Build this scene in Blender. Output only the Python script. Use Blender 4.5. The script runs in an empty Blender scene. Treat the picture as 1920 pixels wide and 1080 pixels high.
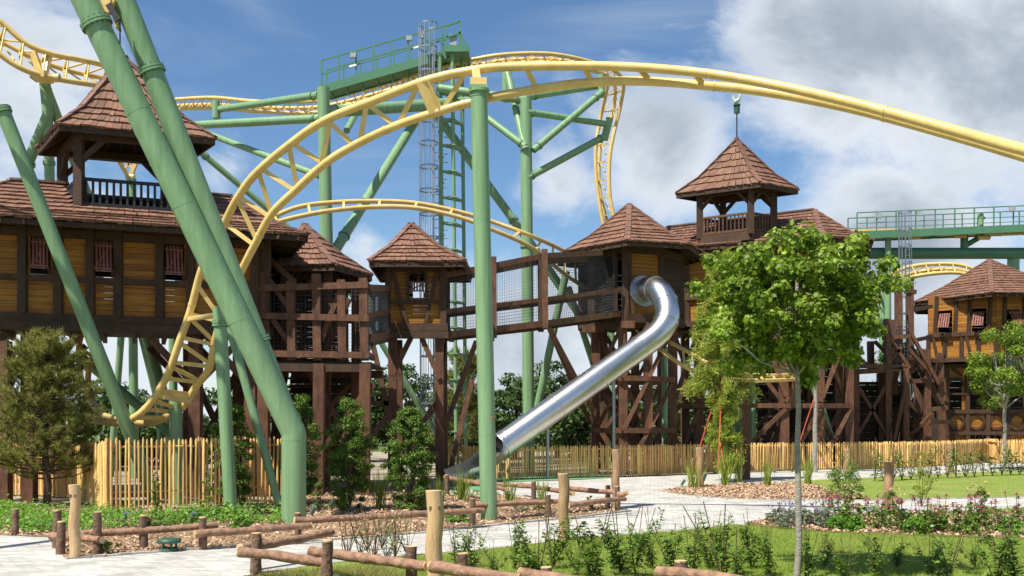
import bpy, math, random
import numpy as np
from mathutils import Vector, Matrix
random.seed(7); np.random.seed(7)
R = math.radians
sc = bpy.context.scene
col = sc.collection

# ---------------------------------------------------------------- camera
F = 1900.0; HY = 795.0; CH = 1.7
cam_d = bpy.data.cameras.new('camera'); cam = bpy.data.objects.new('camera', cam_d); col.objects.link(cam)
cam.location = (0, 0, CH); cam.rotation_euler = (R(90), 0, 0)
cam_d.sensor_width = 36; cam_d.lens = 36*F/1920; cam_d.shift_y = (HY-540)/1920
cam_d.clip_start = .1; cam_d.clip_end = 3000
sc.camera = cam

def P(px, py, Y): return Vector(((px-960)/F*Y, Y, CH-(py-HY)/F*Y))
def G(px, py, z=0.0):
    Y = (CH-z)*F/(py-HY); return Vector(((px-960)/F*Y, Y, z))
def gx(px, Y): return (px-960)/F*Y

# ---------------------------------------------------------------- light
EL = 58; AZ = 45          # sun height; degrees left of straight behind the camera
w = bpy.data.worlds.new("World"); sc.world = w; w.use_nodes = True
nt = w.node_tree; N = nt.nodes; L = nt.links; N.clear()
def nn(t, **k):
    n = N.new(t)
    for a, v in k.items(): setattr(n, a, v)
    return n
sky = nn('ShaderNodeTexSky', sky_type='NISHITA', sun_disc=False)
sun_dir = Vector((-math.sin(R(AZ))*math.cos(R(EL)), -math.cos(R(AZ))*math.cos(R(EL)), math.sin(R(EL))))
sky.sun_elevation = R(EL); sky.sun_rotation = math.atan2(sun_dir.x, sun_dir.y)
sky.air_density = 1.0; sky.dust_density = .15; sky.ozone_density = 3.0
tc = nn('ShaderNodeTexCoord'); vec = tc.outputs['Generated']
def mth(op, a, b=None, c=None, clamp=False):
    n = nn('ShaderNodeMath', operation=op); n.use_clamp = clamp
    for i, v in enumerate((a, b, c)):
        if v is None: continue
        if isinstance(v, (int, float)): n.inputs[i].default_value = v
        else: L.new(v, n.inputs[i])
    return n.outputs[0]
def noise(scale, detail, rough, stretch, dist=0.0, off=(0,0,0)):
    mp = nn('ShaderNodeMapping'); mp.inputs['Scale'].default_value = stretch; mp.inputs['Location'].default_value = off
    L.new(vec, mp.inputs[0])
    n = nn('ShaderNodeTexNoise'); n.inputs['Scale'].default_value = scale; n.inputs['Detail'].default_value = detail
    n.inputs['Roughness'].default_value = rough; n.inputs['Distortion'].default_value = dist
    L.new(mp.outputs[0], n.inputs['Vector']); return n.outputs['Fac']
def skydir(px, py): return Vector(((px-960)/F, 1, (HY-py)/F)).normalized()
def blob(px, py, rad, soft):
    d = skydir(px, py); dp = nn('ShaderNodeVectorMath', operation='DISTANCE')
    L.new(vec, dp.inputs[0]); dp.inputs[1].default_value = d
    m = nn('ShaderNodeMapRange', interpolation_type='SMOOTHSTEP'); L.new(dp.outputs['Value'], m.inputs[0])
    m.inputs[1].default_value = rad+soft; m.inputs[2].default_value = rad-soft; m.inputs[3].default_value = 0; m.inputs[4].default_value = 1
    return m.outputs[0]
def ss(v, a, b, lo=0.0, hi=1.0):
    m = nn('ShaderNodeMapRange', interpolation_type='SMOOTHSTEP'); L.new(v, m.inputs[0])
    for i, x in enumerate((a, b, lo, hi)): m.inputs[i+1].default_value = x
    return m.outputs[0]
nz = noise(4.6, 10, .62, (1, 1, 1.5), .3)
nz2 = noise(2.6, 6, .55, (1, 1, 5), .6, (3, 1, 2))
# big cumulus on the right, banks at left and low down, and scattered puffs
den = blob(1840, 60, .17, .17)
for b in ((1580, 180, .05, .12), (1250, 300, .05, .10), (30, 190, .07, .12), (690, 470, .015, .07), (1050, 350, .02, .09), (1700, 430, .10, .16),
          (430, 320, .02, .08), (60, 520, .1, .15)):
    den = mth('MAXIMUM', den, blob(*b))
sep = nn('ShaderNodeSeparateXYZ'); L.new(vec, sep.inputs[0])
low = ss(sep.outputs['Z'], .32, .02, 0, .72)
back = ss(sep.outputs['Y'], .35, -.2, 0, .38)       # scattered clouds behind and beside the camera too
den = mth('MAXIMUM', mth('MAXIMUM', den, low), back)
thick = mth('ADD', mth('MULTIPLY', den, .58), nz)
cl = ss(thick, .68, .92)
wisp = ss(nz2, .46, .82, 0, .30)
cov = mth('MAXIMUM', cl, wisp)
shade = mth('MULTIPLY', ss(mth('ADD', thick, mth('MULTIPLY', noise(5.0, 6, .55, (1, 1, 1.6), .2, (7.3, 2, 1)), .5)), 1.00, 1.42), ss(noise(2.2, 3, .5, (1, 1, 1.4), 0, (1, 4, 2)), .30, .50))
ccol = nn('ShaderNodeMix', data_type='RGBA'); L.new(mth('MULTIPLY', shade, cl), ccol.inputs[0])
ccol.inputs[6].default_value = (8.2, 8.7, 9.4, 1); ccol.inputs[7].default_value = (3.6, 4.3, 5.2, 1)
mx = nn('ShaderNodeMix', data_type='RGBA'); L.new(cov, mx.inputs[0]); hsv = nn('ShaderNodeHueSaturation'); hsv.inputs['Saturation'].default_value = 1.14; hsv.inputs['Value'].default_value = 1.3; L.new(sky.outputs[0], hsv.inputs['Color']); L.new(hsv.outputs[0], mx.inputs[6]); L.new(ccol.outputs[2], mx.inputs[7])
bg = nn('ShaderNodeBackground'); bg.inputs['Strength'].default_value = .066; L.new(mx.outputs[2], bg.inputs[0])
out = nn('ShaderNodeOutputWorld'); L.new(bg.outputs[0], out.inputs[0])

sl = bpy.data.lights.new('sun', 'SUN'); sl.energy = 4.9; sl.angle = R(.5); sl.color = (1, .95, .86)
so = bpy.data.objects.new('sun', sl); col.objects.link(so); so.rotation_euler = sun_dir.to_track_quat('Z', 'Y').to_euler(); so.location = (-20, -20, 40)
sc.view_settings.view_transform = 'Standard'; sc.view_settings.look = 'None'; sc.view_settings.gamma = 1
sc.view_settings.exposure = .62
sc.render.engine = 'CYCLES'; sc.cycles.max_bounces = 6; sc.cycles.transparent_max_bounces = 8

# ---------------------------------------------------------------- materials
def mat(name, base, rough=.7, var=.25, scale=4.0, stretch=(1, 1, 1), bump=0.0, metal=0.0, island=0.0, col2=None, trans=0.0, spec=.5, coat=0.0, bscale=None, hue=0.0, detail=6):
    m = bpy.data.materials.new(name); m.use_nodes = True; t = m.node_tree; n = t.nodes; l = t.links
    b = n['Principled BSDF']; o = n['Material Output']
    tcn = n.new('ShaderNodeTexCoord'); mp = n.new('ShaderNodeMapping'); mp.inputs['Scale'].default_value = stretch
    l.new(tcn.outputs['Object'], mp.inputs[0])
    ns = n.new('ShaderNodeTexNoise'); ns.inputs['Scale'].default_value = scale; ns.inputs['Detail'].default_value = detail; ns.inputs['Roughness'].default_value = .65
    l.new(mp.outputs[0], ns.inputs['Vector'])
    rp = n.new('ShaderNodeMapRange'); l.new(ns.outputs['Fac'], rp.inputs[0]); rp.inputs[1].default_value = .3; rp.inputs[2].default_value = .7
    mxn = n.new('ShaderNodeMix'); mxn.data_type = 'RGBA'; l.new(rp.outputs[0], mxn.inputs[0])
    c2 = col2 or tuple(min(1, c*(1+var)) for c in base); c1 = base if col2 else tuple(c*(1-var) for c in base)
    mxn.inputs[6].default_value = (*c1, 1); mxn.inputs[7].default_value = (*c2, 1)
    cout = mxn.outputs[2]
    if island:
        g = n.new('ShaderNodeNewGeometry'); hs = n.new('ShaderNodeHueSaturation')
        a = n.new('ShaderNodeMapRange'); l.new(g.outputs['Random Per Island'], a.inputs[0]); a.inputs[3].default_value = 1-island; a.inputs[4].default_value = 1+island
        l.new(a.outputs[0], hs.inputs['Value']); l.new(cout, hs.inputs['Color'])
        if hue:
            w1 = n.new('ShaderNodeMath'); w1.operation = 'MULTIPLY'; w1.inputs[1].default_value = 7.31; l.new(g.outputs['Random Per Island'], w1.inputs[0])
            w2 = n.new('ShaderNodeMath'); w2.operation = 'FRACT'; l.new(w1.outputs[0], w2.inputs[0])
            h = n.new('ShaderNodeMapRange'); l.new(w2.outputs[0], h.inputs[0]); h.inputs[3].default_value = .5-hue; h.inputs[4].default_value = .5+hue
            l.new(h.outputs[0], hs.inputs['Hue'])
        cout = hs.outputs[0]
    l.new(cout, b.inputs['Base Color'])
    b.inputs['Roughness'].default_value = rough; b.inputs['Metallic'].default_value = metal
    b.inputs['Specular IOR Level'].default_value = spec; b.inputs['Coat Weight'].default_value = coat; b.inputs['Coat Roughness'].default_value = .15
    if bump:
        n2 = n.new('ShaderNodeTexNoise'); n2.inputs['Scale'].default_value = bscale or scale*3; n2.inputs['Detail'].default_value = 4
        l.new(mp.outputs[0], n2.inputs['Vector'])
        bp = n.new('ShaderNodeBump'); bp.inputs['Strength'].default_value = bump; bp.inputs['Distance'].default_value = .02
        l.new(n2.outputs['Fac'], bp.inputs['Height']); l.new(bp.outputs[0], b.inputs['Normal'])
    if trans:
        tr = n.new('ShaderNodeBsdfTranslucent'); l.new(cout, tr.inputs[0]); ms = n.new('ShaderNodeMixShader'); ms.inputs[0].default_value = trans
        l.new(b.outputs[0], ms.inputs[1]); l.new(tr.outputs[0], ms.inputs[2]); l.new(ms.outputs[0], o.inputs[0])
    return m
M = {}
M['green'] = mat('green_paint', (.148, .265, .120), .36, .09, 2.2, spec=.45, stretch=(5, 5, .35), col2=(.235, .38, .20), detail=12)
M['greenw'] = mat('walkway_green', (.07, .19, .10), .4, .1, 1.3, col2=(.09, .225, .125))
M['greendark'] = mat('green_box', (.03, .09, .06), .5)
M['yellow'] = mat('yellow_paint', (.60, .41, .125), .38, .1, 3.5, col2=(.77, .56, .21), detail=12)
M['steel'] = mat('galvanised_steel', (.34, .36, .37), .4, .15, 6, metal=.85)
M['chrome'] = mat('polished_steel', (.64, .63, .61), .31, .08, 2.0, metal=1.0, bump=.15, bscale=5)
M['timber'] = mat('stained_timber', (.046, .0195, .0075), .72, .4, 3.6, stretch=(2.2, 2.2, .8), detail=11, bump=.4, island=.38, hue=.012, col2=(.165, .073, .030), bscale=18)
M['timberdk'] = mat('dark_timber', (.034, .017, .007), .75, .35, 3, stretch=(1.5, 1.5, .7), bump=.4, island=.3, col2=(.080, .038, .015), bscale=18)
M['plank'] = mat('honey_planks', (.19, .064, .003), .65, .3, 2.6, stretch=(.5, .5, 6), bump=.3, island=.2, hue=.01, col2=(.42, .165, .011))
M['shingle'] = mat('wooden_shingles', (.135, .062, .036), .8, .35, 2.2, stretch=(1, 1, 1), bump=.6, island=.22, hue=.006, col2=(.25, .128, .080), detail=10, bscale=30)
M['cap'] = mat('ridge_boards', (.125, .060, .040), .8, .3, 5, bump=.5, island=.2, col2=(.22, .11, .075))
M['shutter'] = mat('red_shutter_paint', (.14, .042, .03), .7, .35, 8, island=.35, col2=(.24, .085, .06))
M['picket'] = mat('chestnut_pickets', (.60, .34, .09), .75, .3, 5, stretch=(6, 6, 1.2), bump=.4, island=.3, hue=.018, col2=(.88, .58, .21))
M['postnew'] = mat('peeled_post', (.42, .25, .115), .7, .3, 2.5, stretch=(5, 5, .9), bump=.5, col2=(.60, .42, .22), bscale=9)
M['postold'] = mat('weathered_post', (.26, .15, .075), .8, .3, 3, stretch=(5, 5, 1), bump=.5, col2=(.42, .27, .14), bscale=9)
M['cut'] = mat('cut_wood', (.55, .36, .17), .7, .15, 14, col2=(.66, .48, .26))
M['log'] = mat('rough_bark_log', (.13, .07, .042), .9, .4, 9, bump=1.0, col2=(.40, .23, .14), bscale=22, detail=9)
M['barkpost'] = mat('bark_post', (.085, .05, .033), .9, .4, 9, bump=1.0, col2=(.22, .13, .08), bscale=22)
M['trunk'] = mat('grey_bark', (.20, .175, .14), .85, .25, 8, stretch=(1, 1, 3), bump=.6, col2=(.36, .33, .28))
M['trunkdk'] = mat('brown_bark', (.07, .045, .03), .9, .3, 8, bump=.8, col2=(.15, .10, .07))
M['black'] = mat('black_metal', (.012, .012, .014), .5)
M['grey'] = mat('grey_box', (.32, .34, .36), .5)
M['red'] = mat('red_strap', (.50, .085, .04), .6, .2, 10)
M['net'] = mat('net_cord', (.10, .10, .10), .8)
M['white'] = mat('white_panel', (.72, .74, .76), .6)
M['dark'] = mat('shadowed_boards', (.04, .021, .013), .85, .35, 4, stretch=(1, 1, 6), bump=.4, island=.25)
def leafm(n, c, c2, tr=.28, isl=.35, hue=.02, rough=.5): return mat(n, c, rough, .3, 1.5, island=isl, hue=hue, col2=c2, trans=tr, spec=.35)
M['maple'] = leafm('maple_leaf', (.12, .20, .012), (.27, .37, .04), .36, .55)
M['yew'] = leafm('yew_leaf', (.05, .12, .012), (.16, .25, .028), .25, .45)
M['pine'] = leafm('pine_needle', (.16, .19, .035), (.32, .31, .07), .35, .4, .025)
M['feather'] = leafm('feathery_leaf', (.24, .31, .03), (.40, .46, .07), .5)
M['far'] = leafm('far_leaf', (.035, .075, .016), (.085, .14, .03), .2, .4)
M['hedge'] = leafm('hedge_leaf', (.08, .16, .02), (.22, .32, .05), .38, .5, .02, .4)
M['lime'] = leafm('lime_leaf', (.2, .26, .03), (.32, .36, .05), .4)
M['cover'] = leafm('ground_cover_leaf', (.09, .22, .018), (.18, .36, .035), .35)
M['lavender'] = leafm('lavender_leaf', (.13, .17, .09), (.22, .24, .17), .2)
M['magenta'] = leafm('magenta_petal', (.55, .03, .17), (.65, .08, .26), .25, .25)
M['violet'] = leafm('violet_spike', (.16, .13, .22), (.24, .20, .30), .2)
M['cream'] = leafm('cream_bloom', (.55, .36, .16), (.6, .42, .28), .3)
M['stem'] = mat('plant_stem', (.10, .065, .035), .8)
M['blade'] = leafm('grass_blade', (.20, .29, .033), (.34, .41, .065), .35, .3, .015, .6)
M['drygrass'] = leafm('dry_grass', (.30, .24, .10), (.42, .33, .16), .3)
M['chip'] = mat('bark_chip', (.30, .18, .10), .85, .3, 5, island=.5, hue=.015, col2=(.60, .43, .27))

def ground_mat(name, c1, c2, scale, bump, c3=None, s3=.25, fine=60):
    m = bpy.data.materials.new(name); m.use_nodes = True; t = m.node_tree; n = t.nodes; l = t.links; b = n['Principled BSDF']
    tcn = n.new('ShaderNodeTexCoord')
    def nzz(s, d=8):
        x = n.new('ShaderNodeTexNoise'); x.inputs['Scale'].default_value = s; x.inputs['Detail'].default_value = d; x.inputs['Roughness'].default_value = .7
        l.new(tcn.outputs['Object'], x.inputs['Vector']); return x.outputs['Fac']
    def mixc(f, a, bb, lo, hi):
        r = n.new('ShaderNodeMapRange'); l.new(f, r.inputs[0]); r.inputs[1].default_value = lo; r.inputs[2].default_value = hi
        x = n.new('ShaderNodeMix'); x.data_type = 'RGBA'; l.new(r.outputs[0], x.inputs[0])
        for s, v in ((6, a), (7, bb)):
            if isinstance(v, tuple): x.inputs[s].default_value = (*v, 1)
            else: l.new(v, x.inputs[s])
        return x.outputs[2]
    c = mixc(nzz(scale), c1, c2, .35, .65)
    if c3: c = mixc(nzz(s3, 4), c, c3, .45, .75)
    l.new(c, b.inputs['Base Color']); b.inputs['Roughness'].default_value = .9; b.inputs['Specular IOR Level'].default_value = .2
    bp = n.new('ShaderNodeBump'); bp.inputs['Strength'].default_value = bump; bp.inputs['Distance'].default_value = .03
    l.new(nzz(fine, 3), bp.inputs['Height']); l.new(bp.outputs[0], b.inputs['Normal'])
    return m
M['lawn'] = ground_mat('lawn', (.17, .25, .033), (.26, .33, .06), 14, .9, (.33, .33, .11), .5)
M['mulch'] = ground_mat('mulch', (.22, .125, .07), (.48, .33, .20), 30, 1.0, (.17, .11, .07), .8, 40)
M['gravel'] = ground_mat('gravel', (.28, .23, .16), (.46, .40, .30), 25, .8, (.2, .16, .1), .4)
M['rubber'] = ground_mat('green_rubber', (.10, .25, .12), (.15, .32, .16), 40, .3)
M['soil'] = ground_mat('field', (.06, .10, .02), (.12, .17, .04), 3, .8, (.14, .13, .06), .1)
def paving():
    m = bpy.data.materials.new('paving_setts'); m.use_nodes = True; t = m.node_tree; n = t.nodes; l = t.links; b = n['Principled BSDF']
    tcn = n.new('ShaderNodeTexCoord'); br = n.new('ShaderNodeTexBrick')
    mp = n.new('ShaderNodeMapping'); mp.inputs['Rotation'].default_value = (0, 0, R(8)); l.new(tcn.outputs['Object'], mp.inputs[0]); l.new(mp.outputs[0], br.inputs[0])
    br.inputs['Scale'].default_value = 1; br.inputs['Brick Width'].default_value = .22; br.inputs['Row Height'].default_value = .13
    br.inputs['Mortar Size'].default_value = .012; br.inputs['Mortar Smooth'].default_value = .4
    br.inputs['Color1'].default_value = (.43, .41, .36, 1); br.inputs['Color2'].default_value = (.64, .615, .55, 1); br.inputs['Mortar'].default_value = (.42, .40, .35, 1)
    ns = n.new('ShaderNodeTexNoise'); ns.inputs['Scale'].default_value = 1.1; ns.inputs['Detail'].default_value = 8; ns.inputs['Roughness'].default_value = .7; l.new(tcn.outputs['Object'], ns.inputs[0])
    mr = n.new('ShaderNodeMapRange'); l.new(ns.outputs['Fac'], mr.inputs[0]); mr.inputs[1].default_value = .3; mr.inputs[2].default_value = .7; mr.inputs[3].default_value = .62; mr.inputs[4].default_value = 1.08
    mm = n.new('ShaderNodeMix'); mm.data_type = 'RGBA'; mm.blend_type = 'MULTIPLY'; mm.inputs[0].default_value = 1
    l.new(br.outputs['Color'], mm.inputs[6]); l.new(mr.outputs[0], mm.inputs[7]); l.new(mm.outputs[2], b.inputs['Base Color'])
    b.inputs['Roughness'].default_value = .85
    bp = n.new('ShaderNodeBump'); bp.inputs['Strength'].default_value = .5; bp.inputs['Distance'].default_value = .01
    n2 = n.new('ShaderNodeMath'); n2.operation = 'SUBTRACT'; n3 = n.new('ShaderNodeTexNoise'); n3.inputs['Scale'].default_value = 7; l.new(tcn.outputs['Object'], n3.inputs[0])
    l.new(n3.outputs['Fac'], n2.inputs[0]); l.new(br.outputs['Fac'], n2.inputs[1]); l.new(n2.outputs[0], bp.inputs['Height']); l.new(bp.outputs[0], b.inputs['Normal'])
    return m
M['paving'] = paving()

# ---------------------------------------------------------------- builders
BASE = {}
PLAN = [1.0]      # size of the plan a building is drawn to; its levels are measured from eye height
def plan(v):
    k = PLAN[0]
    if k == 1: return tuple(v)
    z = CH+(v[2]-CH)*k
    return (v[0]*k, v[1]*k, max(0.0, z) if v[2] >= 0 else v[2])
def tag(o, label=None, cat=None, group=None, kind=None):
    if label: o['label'] = label
    if cat: o['category'] = cat
    if group: o['group'] = group
    if kind: o['kind'] = kind
    return o
def thing(name, label, cat, loc=(0, 0, 0), group=None):
    loc = plan(loc)
    o = bpy.data.objects.new(name, None); col.objects.link(o); o.location = loc; o.empty_display_size = .2
    BASE[o.name] = Vector(loc); return tag(o, label, cat, group)
class MB:
    def __init__(s): s.v = []; s.f = []; s.sm = []; s.bolts = None
    def face(s, pts, smooth=False):
        i = len(s.v); s.v += [tuple(p) for p in pts]; s.f.append(tuple(range(i, i+len(pts)))); s.sm.append(smooth)
    def hexa(s, p):        # p: 8 points, bottom 4 then top 4
        i = len(s.v); s.v += [tuple(q) for q in p]
        for f in ((3, 2, 1, 0), (4, 5, 6, 7), (0, 1, 5, 4), (1, 2, 6, 5), (2, 3, 7, 6), (3, 0, 4, 7)):
            s.f.append(tuple(i+k for k in f)); s.sm.append(False)
        return s
    def beam(s, a, b, w=.15, h=None, up=(0, 0, 1)):
        a = Vector(a); b = Vector(b); h = h or w; d = (b-a)
        if d.length < 1e-5: return s
        d.normalize(); up = Vector(up)
        if abs(d.dot(up)) > .97: up = Vector((0, 1, 0)) if abs(d.y) < .9 else Vector((1, 0, 0))
        x = d.cross(up).normalized(); y = x.cross(d).normalized()
        q = [(-w/2, -h/2), (w/2, -h/2), (w/2, h/2), (-w/2, h/2)]
        return s.hexa([a+x*u+y*v for u, v in q]+[b+x*u+y*v for u, v in q])
    def box(s, x0, x1, y0, y1, z0, z1):
        return s.hexa([(x0, y0, z0), (x1, y0, z0), (x1, y1, z0), (x0, y1, z0), (x0, y0, z1), (x1, y0, z1), (x1, y1, z1), (x0, y1, z1)])
    def tube(s, pts, r, seg=10, caps=True, wob=0.0):
        pts = [Vector(p) for p in pts]; n = len(pts)
        rr = r if isinstance(r, (list, tuple)) else [r]*n
        t0 = (pts[1]-pts[0]).normalized(); a = Vector((0, 0, 1)) if abs(t0.z) < .9 else Vector((1, 0, 0))
        x = t0.cross(a).normalized(); base = len(s.v)
        for i, p in enumerate(pts):
            if i == 0: t = t0
            elif i == n-1: t = (pts[-1]-pts[-2]).normalized()
            else: t = ((pts[i+1]-p).normalized()+(p-pts[i-1]).normalized()).normalized()
            x = (x-t*x.dot(t)).normalized(); y = t.cross(x)
            for k in range(seg):
                an = 2*math.pi*k/seg; q = rr[i]*(1+(random.uniform(-wob, wob) if wob else 0))
                s.v.append(tuple(p+x*math.cos(an)*q+y*math.sin(an)*q))
        for i in range(n-1):
            for k in range(seg):
                k2 = (k+1) % seg; s.f.append((base+i*seg+k, base+i*seg+k2, base+(i+1)*seg+k2, base+(i+1)*seg+k)); s.sm.append(True)
        if caps:
            s.face([s.v[base+k] for k in range(seg)][::-1]); s.face([s.v[base+(n-1)*seg+k] for k in range(seg)])
        return s
    def flange(s, a, b, t, r, w=.06):    # ring of a bolted joint round a tube a-b at fraction t, with bolts
        a = Vector(a); b = Vector(b); d = (b-a).normalized(); c = a.lerp(b, t)
        
        if s.bolts is None: s.bolts = MB()
        s.bolts.tube([c-d*.007, c+d*.007], r*1.18, 20); s.tube([c-d*w, c-d*.008], r*1.22, 20); s.tube([c+d*.006, c+d*w], r*1.22, 20)
        x = d.orthogonal().normalized(); y = d.cross(x)
        for k in range(16):
            an = k*math.pi/8; o = (x*math.cos(an)+y*math.sin(an))*r*1.13
            s.bolts.tube([c+o-d*w*1.5, c+o+d*w*1.5], r*.062, 6)
        return s
    def build(s, name, m, parent=None, at=None):
        me = bpy.data.meshes.new(name)
        off = BASE[parent.name] if parent is not None else Vector(at or (0, 0, 0))
        me.from_pydata([(a-off.x, b-off.y, c-off.z) for a, b, c in map(plan, s.v)], [], s.f)
        me.polygons.foreach_set('use_smooth', s.sm); me.materials.append(M[m] if isinstance(m, str) else m); me.update()
        o = bpy.data.objects.new(name, me); col.objects.link(o)
        if parent is not None: o.parent = parent
        else: o.location = off
        BASE[o.name] = off
        if s.bolts: s.bolts.build('bolt_ring', 'greendark', parent)
        return o
def build_each(s, name, m, parent):
    """one object per separate piece of the builder"""
    par = list(range(len(s.v)))
    def find(i):
        while par[i] != i: par[i] = par[par[i]]; i = par[i]
        return i
    for f in s.f:
        for k in f[1:]: par[find(k)] = find(f[0])
    grp = {}
    for f, sm in zip(s.f, s.sm): grp.setdefault(find(f[0]), []).append((f, sm))
    out = []
    for fs in grp.values():
        q = MB(); idx = {}
        for f, sm in fs:
            for k in f:
                if k not in idx: idx[k] = len(q.v); q.v.append(s.v[k])
            q.f.append(tuple(idx[k] for k in f)); q.sm.append(sm)
        out.append(q.build(name, m, parent))
    return out
def copy_tree(o, parent=None, loc=None, rz=None, scale=None, label=None):
    c = o.copy(); col.objects.link(c)
    if parent is not None: c.parent = parent
    if loc is not None: c.location = loc
    if rz is not None: c.rotation_euler = (0, 0, rz)
    if scale is not None: c.scale = scale if isinstance(scale, tuple) else (scale,)*3
    if label: c['label'] = label
    for ch in list(o.children): copy_tree(ch, c)
    return c
def cr(pts, n=8):          # Catmull-Rom through points
    pts = [Vector(p) for p in pts]; o = []
    q = [2*pts[0]-pts[1]]+pts+[2*pts[-1]-pts[-2]]
    for i in range(1, len(q)-2):
        for k in range(n):
            t = k/n; a, b, c, d = q[i-1:i+3]
            o.append(.5*((2*b)+(c-a)*t+(2*a-5*b+4*c-d)*t*t+(3*b-a-3*c+d)*t**3))
    o.append(pts[-1]); return o
def resample(pts, n):
    L_ = [0]
    for a, b in zip(pts, pts[1:]): L_.append(L_[-1]+(b-a).length)
    out = []; j = 0
    for k in range(n):
        t = L_[-1]*k/(n-1)
        while j < len(pts)-2 and L_[j+1] < t: j += 1
        f = (t-L_[j])/max(1e-6, L_[j+1]-L_[j]); out.append(pts[j].lerp(pts[j+1], min(1, f)))
    return out
def leaves(name, C, Nrm, size, m, parent=None, shape='leaf', at=None, updir=None):
    C = np.asarray(C, float); n = len(C); Nrm = np.asarray(Nrm, float)
    Nrm /= np.linalg.norm(Nrm, axis=1, keepdims=True)+1e-9
    a = np.random.normal(size=(n, 3)) if updir is None else np.asarray(updir, float)
    X = a-Nrm*np.sum(a*Nrm, 1, keepdims=True); X /= np.linalg.norm(X, axis=1, keepdims=True)+1e-9
    Y = np.cross(Nrm, X); s = np.asarray(size)*np.ones(n) if updir is not None else np.asarray(size)*np.random.uniform(.6, 1.25, n)
    T = {'leaf': [(-.5, 0, 0), (-.1, .28, .06), (.5, 0, -.05), (-.1, -.28, .06)],
         'maple': [(-.5, .0, 0), (-.35, .42, .05), (-.05, .28, 0), (.12, .55, -.05), (.2, .2, 0), (.55, 0, -.08), (.2, -.2, 0), (.12, -.55, -.05), (-.05, -.28, 0), (-.35, -.42, .05)],
         'sprig': [(-.5, .05, 0), (.2, .09, .03), (.5, 0, 0), (.2, -.09, .03), (-.5, -.05, 0)],
         'reed': [(0, .012, 0), (.6, .01, 0), (1, 0, 0), (.6, -.01, 0), (0, -.012, 0)],
         'needle': [(-.5, .035, 0), (.5, 0, 0), (-.5, -.035, 0)],
         'blade': [(0, .045, 0), (1, 0, 0), (0, -.045, 0)],
         'chip': [(-.5, -.2, 0), (.5, -.25, .04), (.45, .22, 0), (-.5, .2, .05)]}[shape]
    T = np.array(T); k = len(T)
    V = C[:, None, :]+s[:, None, None]*(T[None, :, 0, None]*X[:, None]+T[None, :, 1, None]*Y[:, None]+T[None, :, 2, None]*Nrm[:, None])
    off = np.array(BASE[parent.name]) if parent is not None else np.array(at or (0, 0, 0))
    V = (V-off).reshape(-1, 3)
    me = bpy.data.meshes.new(name); me.vertices.add(n*k); me.vertices.foreach_set('co', V.ravel())
    me.loops.add(n*k); me.loops.foreach_set('vertex_index', np.arange(n*k)); me.polygons.add(n)
    me.polygons.foreach_set('loop_start', np.arange(n)*k); me.polygons.foreach_set('loop_total', np.full(n, k))
    me.materials.append(M[m] if isinstance(m, str) else m); me.update(); me.validate()
    o = bpy.data.objects.new(name, me); col.objects.link(o)
    if parent is not None: o.parent = parent
    else: o.location = tuple(off)
    BASE[o.name] = Vector(off); return o
def poly_sheet(name, pts, z, m, thick=0):
    """flat polygon sheet from ground points"""
    mb = MB(); mb.face([(p[0], p[1], z) for p in pts])
    o = mb.build(name, m); tag(o, kind='structure')
    bm_fix(o); return o
def bm_fix(o):
    import bmesh
    b = bmesh.new(); b.from_mesh(o.data); bmesh.ops.triangulate(b, faces=b.faces[:]); 
    for f in b.faces:
        if f.normal.z < 0: f.normal_flip()
    b.to_mesh(o.data); b.free()
def inpoly(x, y, poly):
    c = np.zeros(len(x), bool); n = len(poly)
    for i in range(n):
        x1, y1 = poly[i][0], poly[i][1]; x2, y2 = poly[(i+1) % n][0], poly[(i+1) % n][1]
        cond = ((y1 > y) != (y2 > y)) & (x < (x2-x1)*(y-y1)/(y2-y1+1e-12)+x1); c ^= cond
    return c
def scatter(poly, n):
    xs = [p[0] for p in poly]; ys = [p[1] for p in poly]
    x = np.random.uniform(min(xs), max(xs), n); y = np.random.uniform(min(ys), max(ys), n)
    k = inpoly(x, y, poly); return x[k], y[k]
def lbl(i): return ['first','second','third','fourth','fifth','sixth','seventh','eighth','ninth','tenth','eleventh','twelfth','thirteenth','fourteenth','fifteenth','sixteenth','seventeenth','eighteenth','nineteenth','twentieth','twenty-first','twenty-second','twenty-third','twenty-fourth','twenty-fifth','twenty-sixth','twenty-seventh','twenty-eighth','twenty-ninth','thirtieth','thirty-first','thirty-second','thirty-third','thirty-fourth','thirty-fifth','thirty-sixth','thirty-seventh','thirty-eighth','thirty-ninth','fortieth'][i]

# ================================================================ ground
def GP(l): return [G(a, b) for a, b in l]
bg_ = MB(); S = 900
bg_.face([(-S, -60, -.02), (S, -60, -.02), (S, 1500, -.02), (-S, 1500, -.02)])
tag(bg_.build('ground', 'soil'), kind='structure')
far_y = 62
gravel = [(-30, 20.6), (-9.6, 20.8), (-8, 20.5), (-5.4, 20.6), (-3, 24), (0, 29), (-.5, 31.5), (3, 33), (6, 34), (18, 45), (34, 46), (40, far_y), (-40, far_y)]
poly_sheet('gravel_yard', gravel, -.008, 'gravel')
lawn_front = [(0.0-3.2, 4.0)] + [(p.x, p.y) for p in GP([(455, 1080), (600, 1057), (720, 1044), (903, 1029), (1033, 1015), (1094, 1009), (1203, 1000), (1268, 996), (1340, 987), (1377, 982), (1398, 984), (1560, 998), (1920, 1010), (2050, 1012)])] + [(14, 4)]
poly_sheet('front_lawn', lawn_front, 0, 'lawn')
bedr = GP([(1398, 984), (1440, 972), (1530, 966), (1700, 963), (1920, 960), (2060, 958), (2060, 1013), (1920, 1011), (1560, 999)])
lawn_strip = GP([(1700, 963), (1920, 952.5), (2060, 950), (2060, 958), (1920, 960)])
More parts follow.
